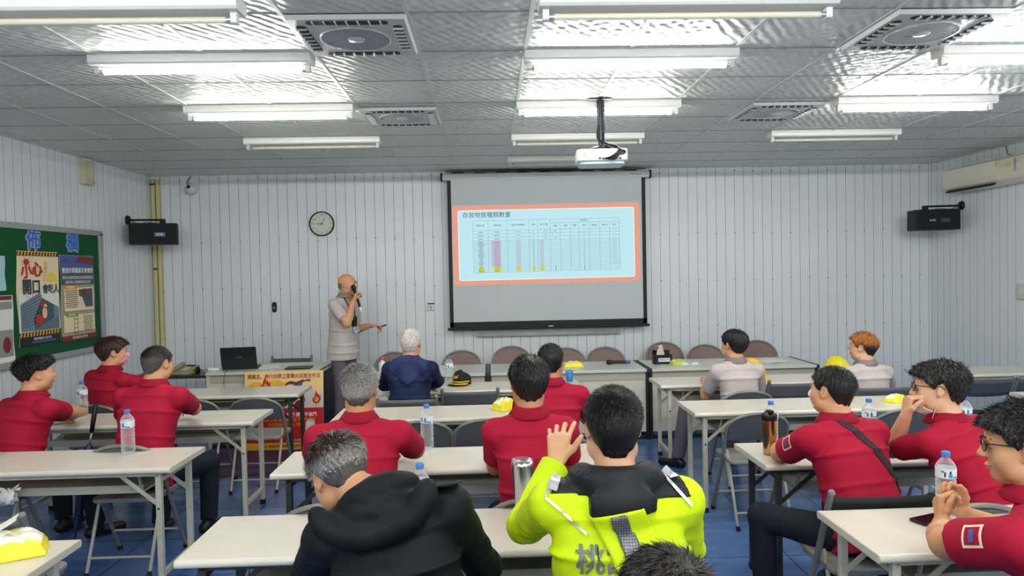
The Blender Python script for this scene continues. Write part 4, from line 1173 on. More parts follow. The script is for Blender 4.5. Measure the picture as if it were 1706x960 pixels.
# black tissue holder
P = atz(1102, 606, .74)
t = thing('tissue_box', 'black desk caddy with white label on the right front desk', 'box', (P.x+.01, 7.55, .741))
mb = MB(); w_, d_, h_ = .19, .12, .10
for s in (-1, 1): mb.box((s*(w_/2-.003), 0, h_/2), (.006, d_, h_)); mb.box((0, s*(d_/2-.003), h_/2+(.02 if s > 0 else 0)), (w_, .006, h_+(.04 if s > 0 else 0)))
mb.box((0, 0, .003), (w_, d_, .006)); mb.box((.03, 0, h_/2), (.004, d_, h_)); mb.build('tray', M_BLACK, t)
MB().box((.01, -d_/2-.001, .045), (.13, .002, .04)).build('label', M_LABEL, t)
text('lettering', '請填寫 意見表', .02, M_BLACK, t, frame((.01, -d_/2-.0024, .045), (0, -1, 0), (1, 0, 0)))
mb = MB(); mb.box((-.05, 0, .1), (.045, .03, .11), Matrix.Rotation(.15, 4, 'Y')); mb.box((.03, .02, .13), (.05, .02, .13), Matrix.Rotation(-.25, 4, 'Y')); mb.build('card', mat('card_beige', rgb(216, 208, 188), .6), t)
mb = MB(); mb.lathe([(.018, -.01), (.03, -.008), (.03, .008), (.018, .01), (.018, -.01)], 20, frame((-.06, 0, .17), (0, 1, 0))); mb.build('tape_roll', MATS['grey_plastic'], t)
# crumpled tissues and papers
for i, (px, w_) in enumerate(((1142, .05), (1160, .045))):
    P = atz(px, 608, .74)
    t = thing('crumpled_tissue', 'small crumpled white tissue on the right front desk, %s' % ('nearer the yellow green pack' if i == 0 else 'farther from the yellow green pack'), 'tissue', (P.x, 7.42, .741), group='crumpled tissues')
    mb = MB(); rnd = random.Random(i); n, m = 12, 6; vs = []
    for j in range(m+1):
        for k in range(n):
            a = 2*PI*k/n; r = w_*(1-j/m*.9)*(1+rnd.uniform(-.15, .15)); vs.append((r*math.cos(a), r*math.sin(a)*.7, .022*math.sin(j/m*PI/2)))
    mb.add(vs, [(j*n+k, j*n+(k+1) % n, (j+1)*n+(k+1) % n, (j+1)*n+k) for j in range(m) for k in range(n)]+[[k for k in range(n)][::-1], [m*n+k for k in range(n)]], 0, False)
    mb.build('paper', MATS['tissue'], t)
t = thing('paper_stack', 'few loose white papers near the right end of the front desks', 'papers', (3.02, 7.5, .741), .2)
mb = MB()
for k in range(4): mb.box((.01*k, -.008*k, .002+.004*k), (.21, .29, .003), rotz(.12*k))
mb.build('sheets', MATS['print_white'], t)

# safety helmets
def helmet(P, rz, m, lab):
    t = thing('safety_helmet', lab, 'helmet', P, rz, group='yellow safety helmets on the far right table')
    mb = MB(); n, mm = 36, 12; vs = []
    for j in range(mm+1):
        tt = (PI/2)*(1-j/mm)
        for i in range(n):
            a = 2*PI*i/n; rid = 1+.03*math.exp(-((math.cos(a))/.18)**2)*math.cos(tt)**.3
            vs.append((.112*math.sin(tt)*math.cos(a)*rid if False else .112*math.cos(PI/2-tt)*math.cos(a), .135*math.sin(tt)*math.sin(a), .035+.15*math.cos(tt)*(1 if abs(math.cos(a)*math.sin(tt)) > .2 else 1.035)))
    fs = [(j*n+i, j*n+(i+1) % n, (j+1)*n+(i+1) % n, (j+1)*n+i) for j in range(mm) for i in range(n)]
    mb.add(vs, fs, 0, True)
    mb.build('shell', m, t)
    mb = MB(); vs = []
    for f in (0, 1):
        for i in range(n):
            a = 2*PI*i/n; e = .012+(.045*max(-math.sin(a), 0)**2); r = f*e
            vs.append(((.112+r)*math.cos(a), (.135+r)*math.sin(a), .035-.035*f))
    vs += [(x, y, z-.004) for x, y, z in vs]
    fs = [(i, n+i, n+(i+1) % n, (i+1) % n)[::1] for i in range(n)]+[(2*n+i, 2*n+(i+1) % n, 3*n+(i+1) % n, 3*n+i) for i in range(n)]+[(n+i, 3*n+i, 3*n+(i+1) % n, n+(i+1) % n) for i in range(n)]
    mb.add(vs, fs, 0, True); mb.build('brim', m, t)
    MB().rbox((0, -.118, .085), (.07, .012, .05), .008, 3, frame((0, 0, 0), (0, 0, 1)) @ Matrix.Rotation(-.35, 4, 'X'), axis='Y').build('sticker', M_LABEL, t)
    return t
M_HEL1 = mat('helmet_orange', rgb(244, 196, 44), .3); M_HEL2 = mat('helmet_yellow', rgb(238, 222, 40), .3)
P = at(1254, 625, 6.40); helmet((P.x, 6.42, .741), math.radians(25), M_HEL1, 'orange-yellow helmet half hidden by the dark-haired man in grey')
P = at(1396, 625, 6.40); helmet((P.x, 6.42, .741), math.radians(15), M_HEL2, 'bright yellow helmet left of the ginger-haired man in grey')

# phone lying on the bottom right table
P = atz(1541, 868, .74)
t = thing('mobile_phone', 'dark phone lying under the forearm on the bottom right table', 'phone', (P.x+.02, P.y, .741), .35)
MB().rbox((0, 0, .005), (.15, .075, .009), .01, 4).build('body', M_BLACK, t, bevel=.002); MB().rbox((0, 0, .0098), (.142, .068, .0006), .008, 4).build('glass', MATS['patent_black'], t)

# laptop on the instructor desk, its lid's back to the room
P = atz(397, 617, .80)
t = thing('laptop', 'black laptop with its lid up on the instructor desk', 'laptop', (P.x, 7.45, .801), math.radians(8))
mb = MB(); mb.rbox((0, .12, .011), (.36, .24, .018), .012, 4); mb.build('base', M_BLACK, t, bevel=.002)
LM = Matrix.Translation((0, .0, .02)) @ Matrix.Rotation(math.radians(16), 4, 'X')
mb = MB(); mb.rbox((0, 0, .115), (.36, .008, .235), .012, 4, LM, axis='Y'); mb.build('lid', mat('laptop_black', rgb(34, 36, 40), .35), t, bevel=.002)
text('lettering', 'ASUS', .022, MATS['brushed_metal'], t, LM @ frame((0, -.0045, .12), (0, -1, 0), (1, 0, 0)))
mb = MB(); mb.cyl((-.05, 0, .012), (.05, 0, .012), .008); mb.build('hinge', M_BLACK, t)
t = thing('power_adapter', 'white power adapter beside the laptop', 'adapter', (P.x-.26, 7.42, .801), .2)
MB().rbox((0, 0, .014), (.11, .05, .026), .008, 3).build('block', M_WHITE, t, bevel=.003)
MB().tube([(-.05, 0, .012), (-.1, -.04, .006), (-.05, -.1, .006), (.03, -.14, .006)], .003, 6).build('cable', M_WHITE, t)
t = thing('hanging_cable', 'thin dark cable hanging down the front of the instructor desk', 'cable', (P.x-.08, 7.28, .80))
MB().tube([(0, .05, .008), (0, -.025, .006), (0, -.034, -.01), (-.015, -.036, -.1), (-.01, -.036, -.16), (-.03, -.036, -.26)], .0028, 6).build('cord', MATS['cable_black'], t)
for i, (x, y, r, c, lab) in enumerate(((-2.42, 7.62, .3, 'print_white', 'white paper sheet on the instructor desk, beside the laptop'), (-2.16, 7.7, -.2, 'print_lgrey', 'light grey paper sheet on the instructor desk, toward its right end'))):
    t = thing('paper_sheet', lab, 'paper', (x, y, .801), r, group='paper sheets on the instructor desk'); MB().box((0, 0, .002), (.21, .29, .003)).build('sheet', MATS[c], t)
t = thing('folder', 'dark folder lying flat on the instructor desk right end', 'folder', (-2.05, 7.45, .801), .05)
MB().rbox((0, 0, .006), (.26, .20, .012), .01, 3).build('cover', M_BLACK, t)

# desk telephone
P = at(300, 614, 7.65)
t = thing('telephone', 'beige desk telephone on the low dark side table', 'telephone', (-3.34, 7.66, .741), math.radians(-12))
M_TEL = mat('telephone_beige', rgb(158, 152, 112), .5)
mb = MB(); mb.poly([(-.11, 0), (.11, 0), (.11, .085), (-.11, .03)], .21, frame((-.105, 0, 0), (1, 0, 0), (0, 1, 0))); mb.build('body', M_TEL, t, bevel=.006)
mb = MB(); SL = Matrix.Translation((0, 0, .06)) @ Matrix.Rotation(math.radians(14), 4, 'X')
for i in range(4):
    for j in range(3): mb.box((.0+.022*j, -.05+.025*i, .002), (.015, .015, .008), SL)
mb.build('keypad', MATS['print_lgrey'], t)
MB().box((.02, .078, .003), (.10, .03, .004), SL).build('display', M_DARK, t)
mb = MB(); mb.rbox((-.075, 0, .022), (.045, .2, .03), .015, 4, SL); mb.build('handset', M_TEL, t, bevel=.006)
mb = MB(); mb.sphere((.14, .02, .04), (.02, .04, .04)); mb.build('cord_coil', M_BLACK, t)

# ------------------------------------------------------------------ fire safety poster leaning on the instructor desk
TL = at(410, 617, 7.2); W, H = .80, .80
t = thing('fire_poster', 'large fire safety poster board, cream above and red below, leaning on the instructor desk', 'poster board', (-2.14, 7.165, .009))
PM = Matrix.Rotation(math.radians(-4.5), 4, 'X') @ frame((0, 0, H/2), (0, -1, 0), (1, 0, 0))
PM = Matrix.Translation((0, -.02, 0)) @ PM
def onposter(o): o.matrix_local = PM; return o
onposter(MB().rbox((0, 0, -.004), (W, H, .008), .004, 2).build('board', P_['peach'], t))
g = MB(); ink_poly(g, rect(-.4, -.33, .4, .02), .0005); onposter(g.build('red_field', P_['red'], t))
g = MB(); ink_poly(g, rect(-.4, -.4, .4, -.33), .0006); ink_poly(g, circ(-.28, .22, .09, .075, a1=PI), .0006); ink_poly(g, circ(-.08, .22, .11, .09, a1=PI), .0006); onposter(g.build('yellow_field', mat('print_amber', rgb(240, 180, 50), .5), t))
g = MB(); ink_poly(g, [(-.1, .02), (.4, .02), (.4, .16), (.3, .20), (.05, .2), (-.1, .12)], .0007); onposter(g.build('corridor_picture', P_['lgrey'], t))
g = MB()
for x in (.08, .2, .32): ink_poly(g, rect(x, .03, x+.008, .19), .0013)
onposter(g.build('corridor_lines', P_['grey'], t))
def flame(cx_, cy_, s): return [(cx_+s*a, cy_+s*b) for a, b in ((-.5, -.2), (-.45, .2), (-.3, .05), (-.22, .5), (0, 1.0), (.1, .5), (.25, .65), (.3, .3), (.48, .45), (.5, -.1), (.3, -.5), (0, -.6), (-.32, -.5))]
g = MB(); g2 = MB()
for fx, fy, s in ((-.19, .25, .1), (.33, .11, .085), (.19, .10, .05), (-.05, -.2, .07)):
    pts = flame(fx, fy, s); ink_poly(g, pts, .0016); ink_poly(g2, [(fx+(x-fx)*.55, fy-.1*s+(y-fy)*.5) for x, y in pts], .0022)
onposter(g.build('flame', P_['red'], t)); onposter(g2.build('flame_core', P_['orange'], t))
g = MB(); ink_poly(g, circ(.06, .235, .05, .045), .0022); onposter(g.build('girl_face', P_['skin'], t))
g = MB(); ink_poly(g, [(.01, .245), (.02, .28), (.07, .30), (.12, .285), (.19, .31), (.235, .30), (.19, .28), (.13, .255), (.11, .22), (.10, .26), (.05, .262)], .0028)
ink_poly(g, circ(.045, .235, .004), .003); ink_poly(g, circ(.075, .235, .004), .003); onposter(g.build('girl_hair', P_['brown'], t))
g = MB(); ink_poly(g, [(.11, .22), (.18, .22), (.19, .285), (.13, .285)], .0026); ink_poly(g, [(.21, .295), (.27, .285), (.27, .315), (.22, .31)], .0026); ink_poly(g, [(-.02, .13), (.14, .15), (.14, .17), (-.02, .16)], .0026); onposter(g.build('blue_clothes', P_['blue'], t))
g = MB()
for k in range(4): ink_poly(g, rect(-.13+.03*k, .205, -.11+.03*k, .235), .0026)
ink_poly(g, circ(-.16, .21, .018), .0026)
ink_poly(g, [(.21, -.29), (.32, -.29), (.31, -.12), (.22, -.12)], .0012); ink_poly(g, rect(.235, -.118, .30, -.10), .0012)
for k in range(24):
    a0 = 2*PI*k/24; a1 = 2*PI*(k+1)/24
    ink_poly(g, [(.31+.03*math.cos(a0), -.26+.03*math.sin(a0)), (.31+.03*math.cos(a1), -.26+.03*math.sin(a1)), (.31+.024*math.cos(a1), -.26+.024*math.sin(a1)), (.31+.024*math.cos(a0), -.26+.024*math.sin(a0))], .0018)
ink_poly(g, circ(.155, .12, .015, .02), .002)
onposter(g.build('white_picture', P_['white'], t))
g = MB(); ink_poly(g, [(.1, .02), (.2, .02), (.18, .09), (.14, .1), (.11, .07)], .002); onposter(g.build('red_figure', P_['dred'], t))
def btext(s, sz, m, x, y, bold=0., sx=1.): return text('lettering', s, sz, m, t, PM @ Matrix.Translation((x, y, .003)), h=.0004, bold=bold, sx=sx)
btext('請雇主、仲介向移工宣導火災逃生作法', .052, P_['dred'], -.0, .345, .0006, .84)
btext('往外逃不收拾 關上房門 煙火不進門', .045, P_['white'], .0, -.05, .0009, .95)
btext('濃煙往上竄 請低姿勢往下往外逃生', .04, P_['orange'], .03, -.10, .0004, .95)
btext('不可用濕毛巾 摀口鼻', .04, P_['orange'], .0, -.15, .0004, .9)
btext('臺中市政府消防局關心您', .028, P_['white'], .22, -.31)
btext('廣告  請協助張貼宣導', .028, P_['brown'], -.1, -.365); btext('臺灣消防工作推廣', .028, P_['brown'], .22, -.365)
g = MB(); g.lathe([(.018, .0006), (.024, .0006)], 24, Matrix.Translation((.08, -.365, .0016)), smooth=False); onposter(g.build('round_logo', P_['brown'], t))
# ================================================================== people: smooth-blended body surfaces
V3 = lambda *a: np.array(a, float)
def nrm(v): v = np.asarray(v, float); return v/np.linalg.norm(v)
class Field:
    """a distance grid; shapes are blended in, then the zero surface is meshed"""
    def __init__(s, lo, hi, h):
        s.h = h; s.lo = np.array(lo, float); s.n = np.ceil((np.array(hi)-s.lo)/h).astype(int)+1
        s.D = np.full(tuple(s.n), .5, np.float32)
        s.ax = [s.lo[i]+h*np.arange(s.n[i]) for i in range(3)]
    def win(s, lo, hi):
        a = np.clip(np.floor((np.asarray(lo)-s.lo)/s.h).astype(int), 0, s.n-1); b = np.clip(np.ceil((np.asarray(hi)-s.lo)/s.h).astype(int)+1, 1, s.n)
        sl = tuple(slice(a[i], b[i]) for i in range(3))
        return sl, s.ax[0][sl[0]][:, None, None], s.ax[1][sl[1]][None, :, None], s.ax[2][sl[2]][None, None, :]
    def put(s, fn, lo, hi, k=.015, op='add', m=.045):
        sl, X, Y, Z = s.win(np.asarray(lo)-m, np.asarray(hi)+m)
        if min(x.stop-x.start for x in sl) < 2: return
        d = fn(X, Y, Z).astype(np.float32); D = s.D[sl]
        if op == 'add':
            h = np.clip(k-np.abs(D-d), 0, None)/k if k > 0 else 0
            s.D[sl] = np.minimum(D, d)-h*h*k*.25
        elif op == 'sub':
            h = np.clip(k-np.abs(D+d), 0, None)/k if k > 0 else 0
            s.D[sl] = np.maximum(D, -d)+h*h*k*.25
        elif op == 'and':
            s.D[sl] = np.maximum(D, d)
    def cone(s, a, b, ra, rb, k=.015, op='add', cut=None):
        a = np.asarray(a, float); b = np.asarray(b, float); ba = b-a; bb = max(ba@ba, 1e-9); R = max(ra, rb)
        def fn(X, Y, Z):
            x, y, z = X-a[0], Y-a[1], Z-a[2]
            t = np.clip((x*ba[0]+y*ba[1]+z*ba[2])/bb, 0, 1)
            d = np.sqrt((x-ba[0]*t)**2+(y-ba[1]*t)**2+(z-ba[2]*t)**2)-(ra+(rb-ra)*t)
            if cut is not None:
                c, n = cut; d = np.maximum(d, (X-c[0])*n[0]+(Y-c[1])*n[1]+(Z-c[2])*n[2])
            return d
        s.put(fn, np.minimum(a, b)-R, np.maximum(a, b)+R, k, op)
    def ell(s, c, r, M=None, k=.015, op='add', cut=None):
        c = np.asarray(c, float); r = np.asarray(r, float); M = np.eye(3) if M is None else M
        ext = np.sqrt(((M*r)**2).sum(1))
        def fn(X, Y, Z):
            x, y, z = X-c[0], Y-c[1], Z-c[2]
            q = [x*M[0, i]+y*M[1, i]+z*M[2, i] for i in range(3)]
            k0 = np.sqrt(sum((q[i]/r[i])**2 for i in range(3))); k1 = np.sqrt(sum((q[i]/r[i]**2)**2 for i in range(3)))+1e-9
            d = k0*(k0-1)/k1
            if cut is not None:
                cc, n = cut; d = np.maximum(d, (X-cc[0])*n[0]+(Y-cc[1])*n[1]+(Z-cc[2])*n[2])
            return d
        s.put(fn, c-ext, c+ext, k, op)
    def box(s, c, hd, M, r=.005, k=.01, op='add'):
        c = np.asarray(c, float); hd = np.asarray(hd, float); ext = np.abs(M*hd).sum(1)+r
        def fn(X, Y, Z):
            x, y, z = X-c[0], Y-c[1], Z-c[2]
            q = [np.abs(x*M[0, i]+y*M[1, i]+z*M[2, i])-hd[i]+r for i in range(3)]
            o = np.sqrt(sum(np.maximum(v, 0)**2 for v in q)); inn = np.minimum(np.maximum(np.maximum(q[0], q[1]), q[2]), 0)
            return o+inn-r
        s.put(fn, c-ext, c+ext, k, op)
    def loft(s, st, lat, n=2.5, k=.03, grow=0.):
        """st: list of (centre, half width, half depth); lat: sideways unit vector"""
        lat = nrm(lat)
        for (c0, x0, y0), (c1, x1, y1) in zip(st[:-1], st[1:]):
            c0 = np.asarray(c0, float); c1 = np.asarray(c1, float); ax = c1-c0; L = np.linalg.norm(ax); ax = ax/L
            la = nrm(lat-ax*(lat@ax)); dp = np.cross(ax, la)
            def fn(X, Y, Z, c0=c0, ax=ax, L=L, la=la, dp=dp, x0=x0, x1=x1, y0=y0, y1=y1):
                x, y, z = X-c0[0], Y-c0[1], Z-c0[2]
                w = x*ax[0]+y*ax[1]+z*ax[2]; t = np.clip(w/L, 0, 1); o = w-t*L
                u = x*la[0]+y*la[1]+z*la[2]; v = x*dp[0]+y*dp[1]+z*dp[2]
                rx = x0+(x1-x0)*t+grow; ry = y0+(y1-y0)*t+grow
                q = (np.abs(u/rx)**n+np.abs(v/ry)**n+1e-9)**(1/n)
                d = (q-1)*np.minimum(rx, ry)
                return np.where(np.abs(o) > 1e-6, np.sqrt(np.maximum(d, 0)**2+o*o)+np.minimum(d, 0)*0, d)
            R = max(x0, x1, y0, y1)+grow+.01
            s.put(fn, np.minimum(c0, c1)-R, np.maximum(c0, c1)+R, k)
    def warp(s, fn, band=.03):
        sel = np.abs(s.D) < band; idx = np.argwhere(sel)
        p = s.lo+idx*s.h; s.D[sel] += fn(p).astype(np.float32)
    def mesh(s):
        D = s.D; S = D < 0; nx, ny, nz = S.shape
        c = [S[i:nx-1+i, j:ny-1+j, k:nz-1+k] for i in (0, 1) for j in (0, 1) for k in (0, 1)]
        a = c[0].copy(); o = c[0].copy()
        for q in c[1:]: a &= q; o |= q
        act = o & ~a; idx = np.argwhere(act); vid = np.full(act.shape, -1, np.int64); vid[act] = np.arange(len(idx))
        P = np.zeros((len(idx), 3)); cnt = np.zeros(len(idx))
        corners = [np.array((i, j, k)) for i in (0, 1) for j in (0, 1) for k in (0, 1)]
        for A in corners:
            for e in range(3):
                if A[e]: continue
                B = A.copy(); B[e] = 1
                ia = idx+A; ib = idx+B
                da = D[ia[:, 0], ia[:, 1], ia[:, 2]]; db = D[ib[:, 0], ib[:, 1], ib[:, 2]]
                m = (da < 0) != (db < 0); t = da[m]/(da[m]-db[m])
                q = np.tile(A.astype(float), (m.sum(), 1)); q[:, e] += t
                P[m] += q; cnt[m] += 1
        V = s.lo+(idx+P/cnt[:, None])*s.h
        F = []
        for e in range(3):
            u, v = (e+1) % 3, (e+2) % 3
            sl0 = [slice(None)]*3; sl1 = [slice(None)]*3; sl0[e] = slice(0, -1); sl1[e] = slice(1, None)
            d0 = S[tuple(sl0)]; d1 = S[tuple(sl1)]; x = np.argwhere(d0 != d1)
            x = x[(x[:, u] > 0) & (x[:, v] > 0) & (x[:, u] < S.shape[u]-1) & (x[:, v] < S.shape[v]-1)]
            def cell(du, dv): y = x.copy(); y[:, u] += du; y[:, v] += dv; return vid[y[:, 0], y[:, 1], y[:, 2]]
            q = np.stack([cell(-1, -1), cell(0, -1), cell(0, 0), cell(-1, 0)], 1)
            ins = d0[x[:, 0], x[:, 1], x[:, 2]]
            q[~ins] = q[~ins][:, ::-1]; F.append(q)
        F = np.concatenate(F); F = F[(F >= 0).all(1)]
        return V, F

def np_mesh(name, V, F, mats, parent, origin, smooth=True, mi=None):
    me = bpy.data.meshes.new(name); V = V-np.asarray(origin)
    me.vertices.add(len(V)); me.vertices.foreach_set('co', V.astype(np.float32).ravel())
    k = F.shape[1]; me.loops.add(len(F)*k); me.loops.foreach_set('vertex_index', F.astype(np.int32).ravel())
    me.polygons.add(len(F)); me.polygons.foreach_set('loop_start', np.arange(0, len(F)*k, k, dtype=np.int32)); me.polygons.foreach_set('loop_total', np.full(len(F), k, np.int32))
    for m in (mats if isinstance(mats, (list, tuple)) else [mats]): me.materials.append(m)
    me.polygons.foreach_set('use_smooth', np.full(len(F), smooth))
    if mi is not None: me.polygons.foreach_set('material_index', mi.astype(np.int32))
    me.update(calc_edges=True); me.validate()
    o = bpy.data.objects.new(name, me); C.objects.link(o); o.parent = parent
    return o

def swirl(p, sc_, seed):
    """cheap smooth noise in -1..1"""
    r = np.random.RandomState(seed); out = np.zeros(len(p)); q = p*sc_
    for o in range(3):
        A = r.randn(3, 3)*.9; ph = r.rand(3)*6.28
        w_ = q @ A.T+ph; q2 = w_+.8*np.sin(w_[:, [1, 2, 0]]); out += np.sin(q2).sum(1)/3/(1.6**o); q = q*1.7
    return out/1.9

# ------------------------------------------------------------------ materials for people
def skin(name, c, rough=.5): 
    m = mat(name, c, rough, noise=.07, nscale=18); b = m.node_tree.nodes['Principled BSDF']
    b.inputs['Subsurface Weight'].default_value = .12; b.inputs['Subsurface Radius'].default_value = (.012, .005, .003); b.inputs['Subsurface Scale'].default_value = .6
    return m
SK1 = skin('skin_warm', rgb(206, 152, 112)); SK2 = skin('skin_tan', rgb(184, 128, 88)); SK3 = skin('skin_light', rgb(218, 170, 136))
def cloth(name, c, rough=.8, noise=.06, nscale=5, bscale=500, bump=.12): return mat(name, c, rough, noise=noise, nscale=nscale, bump=bump, bscale=bscale, sheen=.0, spec=.25)
RED = cloth('shirt_red', rgb(168, 22, 52)); REDC = cloth('collar_red', rgb(150, 18, 46)); GREY = cloth('shirt_greige', rgb(190, 180, 178)); GREYC = cloth('collar_taupe', rgb(134, 122, 122))
NAVY = cloth('jacket_navy', rgb(20, 34, 66), .65); NAVY2 = cloth('hood_navy', rgb(38, 50, 90), .6); BLK = cloth('jacket_black', rgb(13, 19, 21), .6); TROU = cloth('trousers_dark', rgb(26, 30, 40), .8); TROUG = cloth('trousers_grey', rgb(104, 96, 106), .8)
NEON = cloth('jacket_neon', rgb(204, 232, 20), .6); JBLK = cloth('jacket_yoke_black', rgb(30, 32, 36), .45); SILV = mat('reflective_silver', rgb(196, 200, 200), .3, metal=.4)
SHOE = mat('shoe_black', rgb(16, 16, 18), .4)
MSKW = cloth('mask_white', rgb(226, 222, 216), .8); MSKP = cloth('mask_pink', rgb(232, 160, 190), .8)
HAIRS = {k: mat('hair_'+k, rgb(*c), .42, noise=.35, nscale=70, spec=.5) for k, c in dict(black=(20, 18, 18), soft=(30, 26, 25), brown=(62, 40, 30), ginger=(168, 104, 44), white=(206, 202, 196), grey=(140, 138, 134), pepper=(78, 74, 72), stubble=(122, 96, 78), redbrown=(54, 26, 22)).items()}

def basis(yaw, pitch=0., roll=0.):
    """columns: right, forward, up. yaw turns right from +Y, pitch lifts the face, roll tips to the right"""
    M = Matrix.Rotation(-yaw, 3, 'Z') @ Matrix.Rotation(pitch, 3, 'X') @ Matrix.Rotation(roll, 3, 'Y')
    return np.array(M)

def ik(S, W, L1, L2, hint):
    d = W-S; L = np.linalg.norm(d); Lm = (L1+L2)*.995
    if L > Lm: W = S+d/L*Lm; d = W-S; L = Lm
    a = (L1*L1-L2*L2+L*L)/(2*L); h = math.sqrt(max(L1*L1-a*a, 0)); u = d/L
    hv = np.asarray(hint, float); hv = nrm(hv-u*(hv@u))
    return S+u*a+hv*h, W

def rodr(v, ax, a): ax = nrm(ax); return v*math.cos(a)+np.cross(ax, v)*math.sin(a)+ax*(ax@v)*(1-math.cos(a))

def hand(F, W, d, n, s, curl=.5, spread=.1, thumb=.5, sc_=1.):
    """W wrist, d towards the fingers, n out of the palm, s towards the thumb"""
    d = nrm(d); n = nrm(n-d*(n@d)); s = nrm(s-d*(s@d)-n*(s@n))
    kn = []
    for i, o in enumerate((.031, .011, -.010, -.030)):
        K = W+d*((.088, .092, .088, .080)[i])*sc_+s*o*sc_; kn.append(K)
        F.cone(W+d*.012+s*o*.55*sc_, K, .0145*sc_, .0115*sc_, .012)
    F.box(W+d*.05*sc_, (.028*sc_, .036*sc_, .009*sc_), np.stack([s, d, n], 1), .008, .012)
    for i, K in enumerate(kn):
        c = curl if np.isscalar(curl) else curl[i]; sp = (1.5-i)*spread
        dd = rodr(d, n, 0)+s*sp; dd = nrm(dd); ax = np.cross(dd, n); P = K; r = (.0092, .0096, .009, .008)[i]*sc_
        for j, L in enumerate((.043, .026, .021)):
            L = L*(1, 1.08, 1.0, .8)[i]*sc_; dd = rodr(dd, ax, c*(1., 1.1, .7)[j]); Q = P+dd*L
            F.cone(P, Q, r, r*.88, .005); P = Q; r *= .88
    B = W+d*.022*sc_+s*.02*sc_; T = nrm(s*.75+d*.65+n*.25*thumb); F.cone(B, B+T*.04*sc_, .0155*sc_, .012*sc_, .012)
    P = B+T*.04*sc_; T2 = nrm(T+d*.5+n*.5*thumb-s*.4*thumb); F.cone(P, P+T2*.03*sc_, .0115*sc_, .0105*sc_, .006); P2 = P+T2*.03*sc_; T3 = nrm(T2+n*.4*thumb-s*.4*thumb); F.cone(P2, P2+T3*.024*sc_, .0102*sc_, .0085*sc_, .004)

def head_shape(F, H, B, s=1., fat=0., ears=True):
    """head on basis B (right, forward, up) around H"""
    def p(x, y, z): return H+(B @ V3(x, y, z))*s
    def E(c, r, k=.02, M=None, op='add'): F.ell(p(*c), V3(*r)*s, B if M is None else B @ M, k, op)
    E((0, -.014, .03), (.0745, .093, .083)); E((0, -.045, .008), (.064, .058, .07)); E((0, .03, -.005), (.064+fat*.6, .062, .075), .03)
    E((0, .034, -.055), (.052+fat, .052, .052), .03); E((0, .058, -.088), (.026+fat*.5, .026, .022), .03)
    for q in (-1, 1):
        E((q*.044, .052, -.028), (.026+fat, .03, .034), .03)                     # cheek
        E((q*.050, .012, -.070), (.022+fat, .04, .028), .03)                     # jaw corner
        E((q*.031, .104, .010), (.019, .022, .013), .014, op='sub')             # eye socket
        E((q*.031, .080, .009), (.0155, .0125, .0105), .004)                    # lids over the eyeball
    F.cone(p(-.036, .086, .030), p(.036, .086, .030), .0095*s, .0095*s, .014)
    F.cone(p(0, .090, .016), p(0, .110, -.022), .0065*s, .0105*s, .012)
    for q in (-1, 1): E((q*.011, .101, -.026), (.0085, .0095, .007), .006)
    E((0, .092, -.054), (.021, .010, .0055), .004); E((0, .090, -.064), (.018, .010, .006), .004)
    if ears:
        for q in (-1, 1):
            M = np.array(Matrix.Rotation(q*-.42, 3, 'Z') @ Matrix.Rotation(.12, 3, 'X'))
            E((q*.077, -.004, -.002), (.0075, .0185, .031), .008, M)
            E((q*.084, -.000, .003), (.005, .0105, .019), .005, M, 'sub')
            E((q*.072, .008, -.026), (.006, .009, .010), .006)
    return p

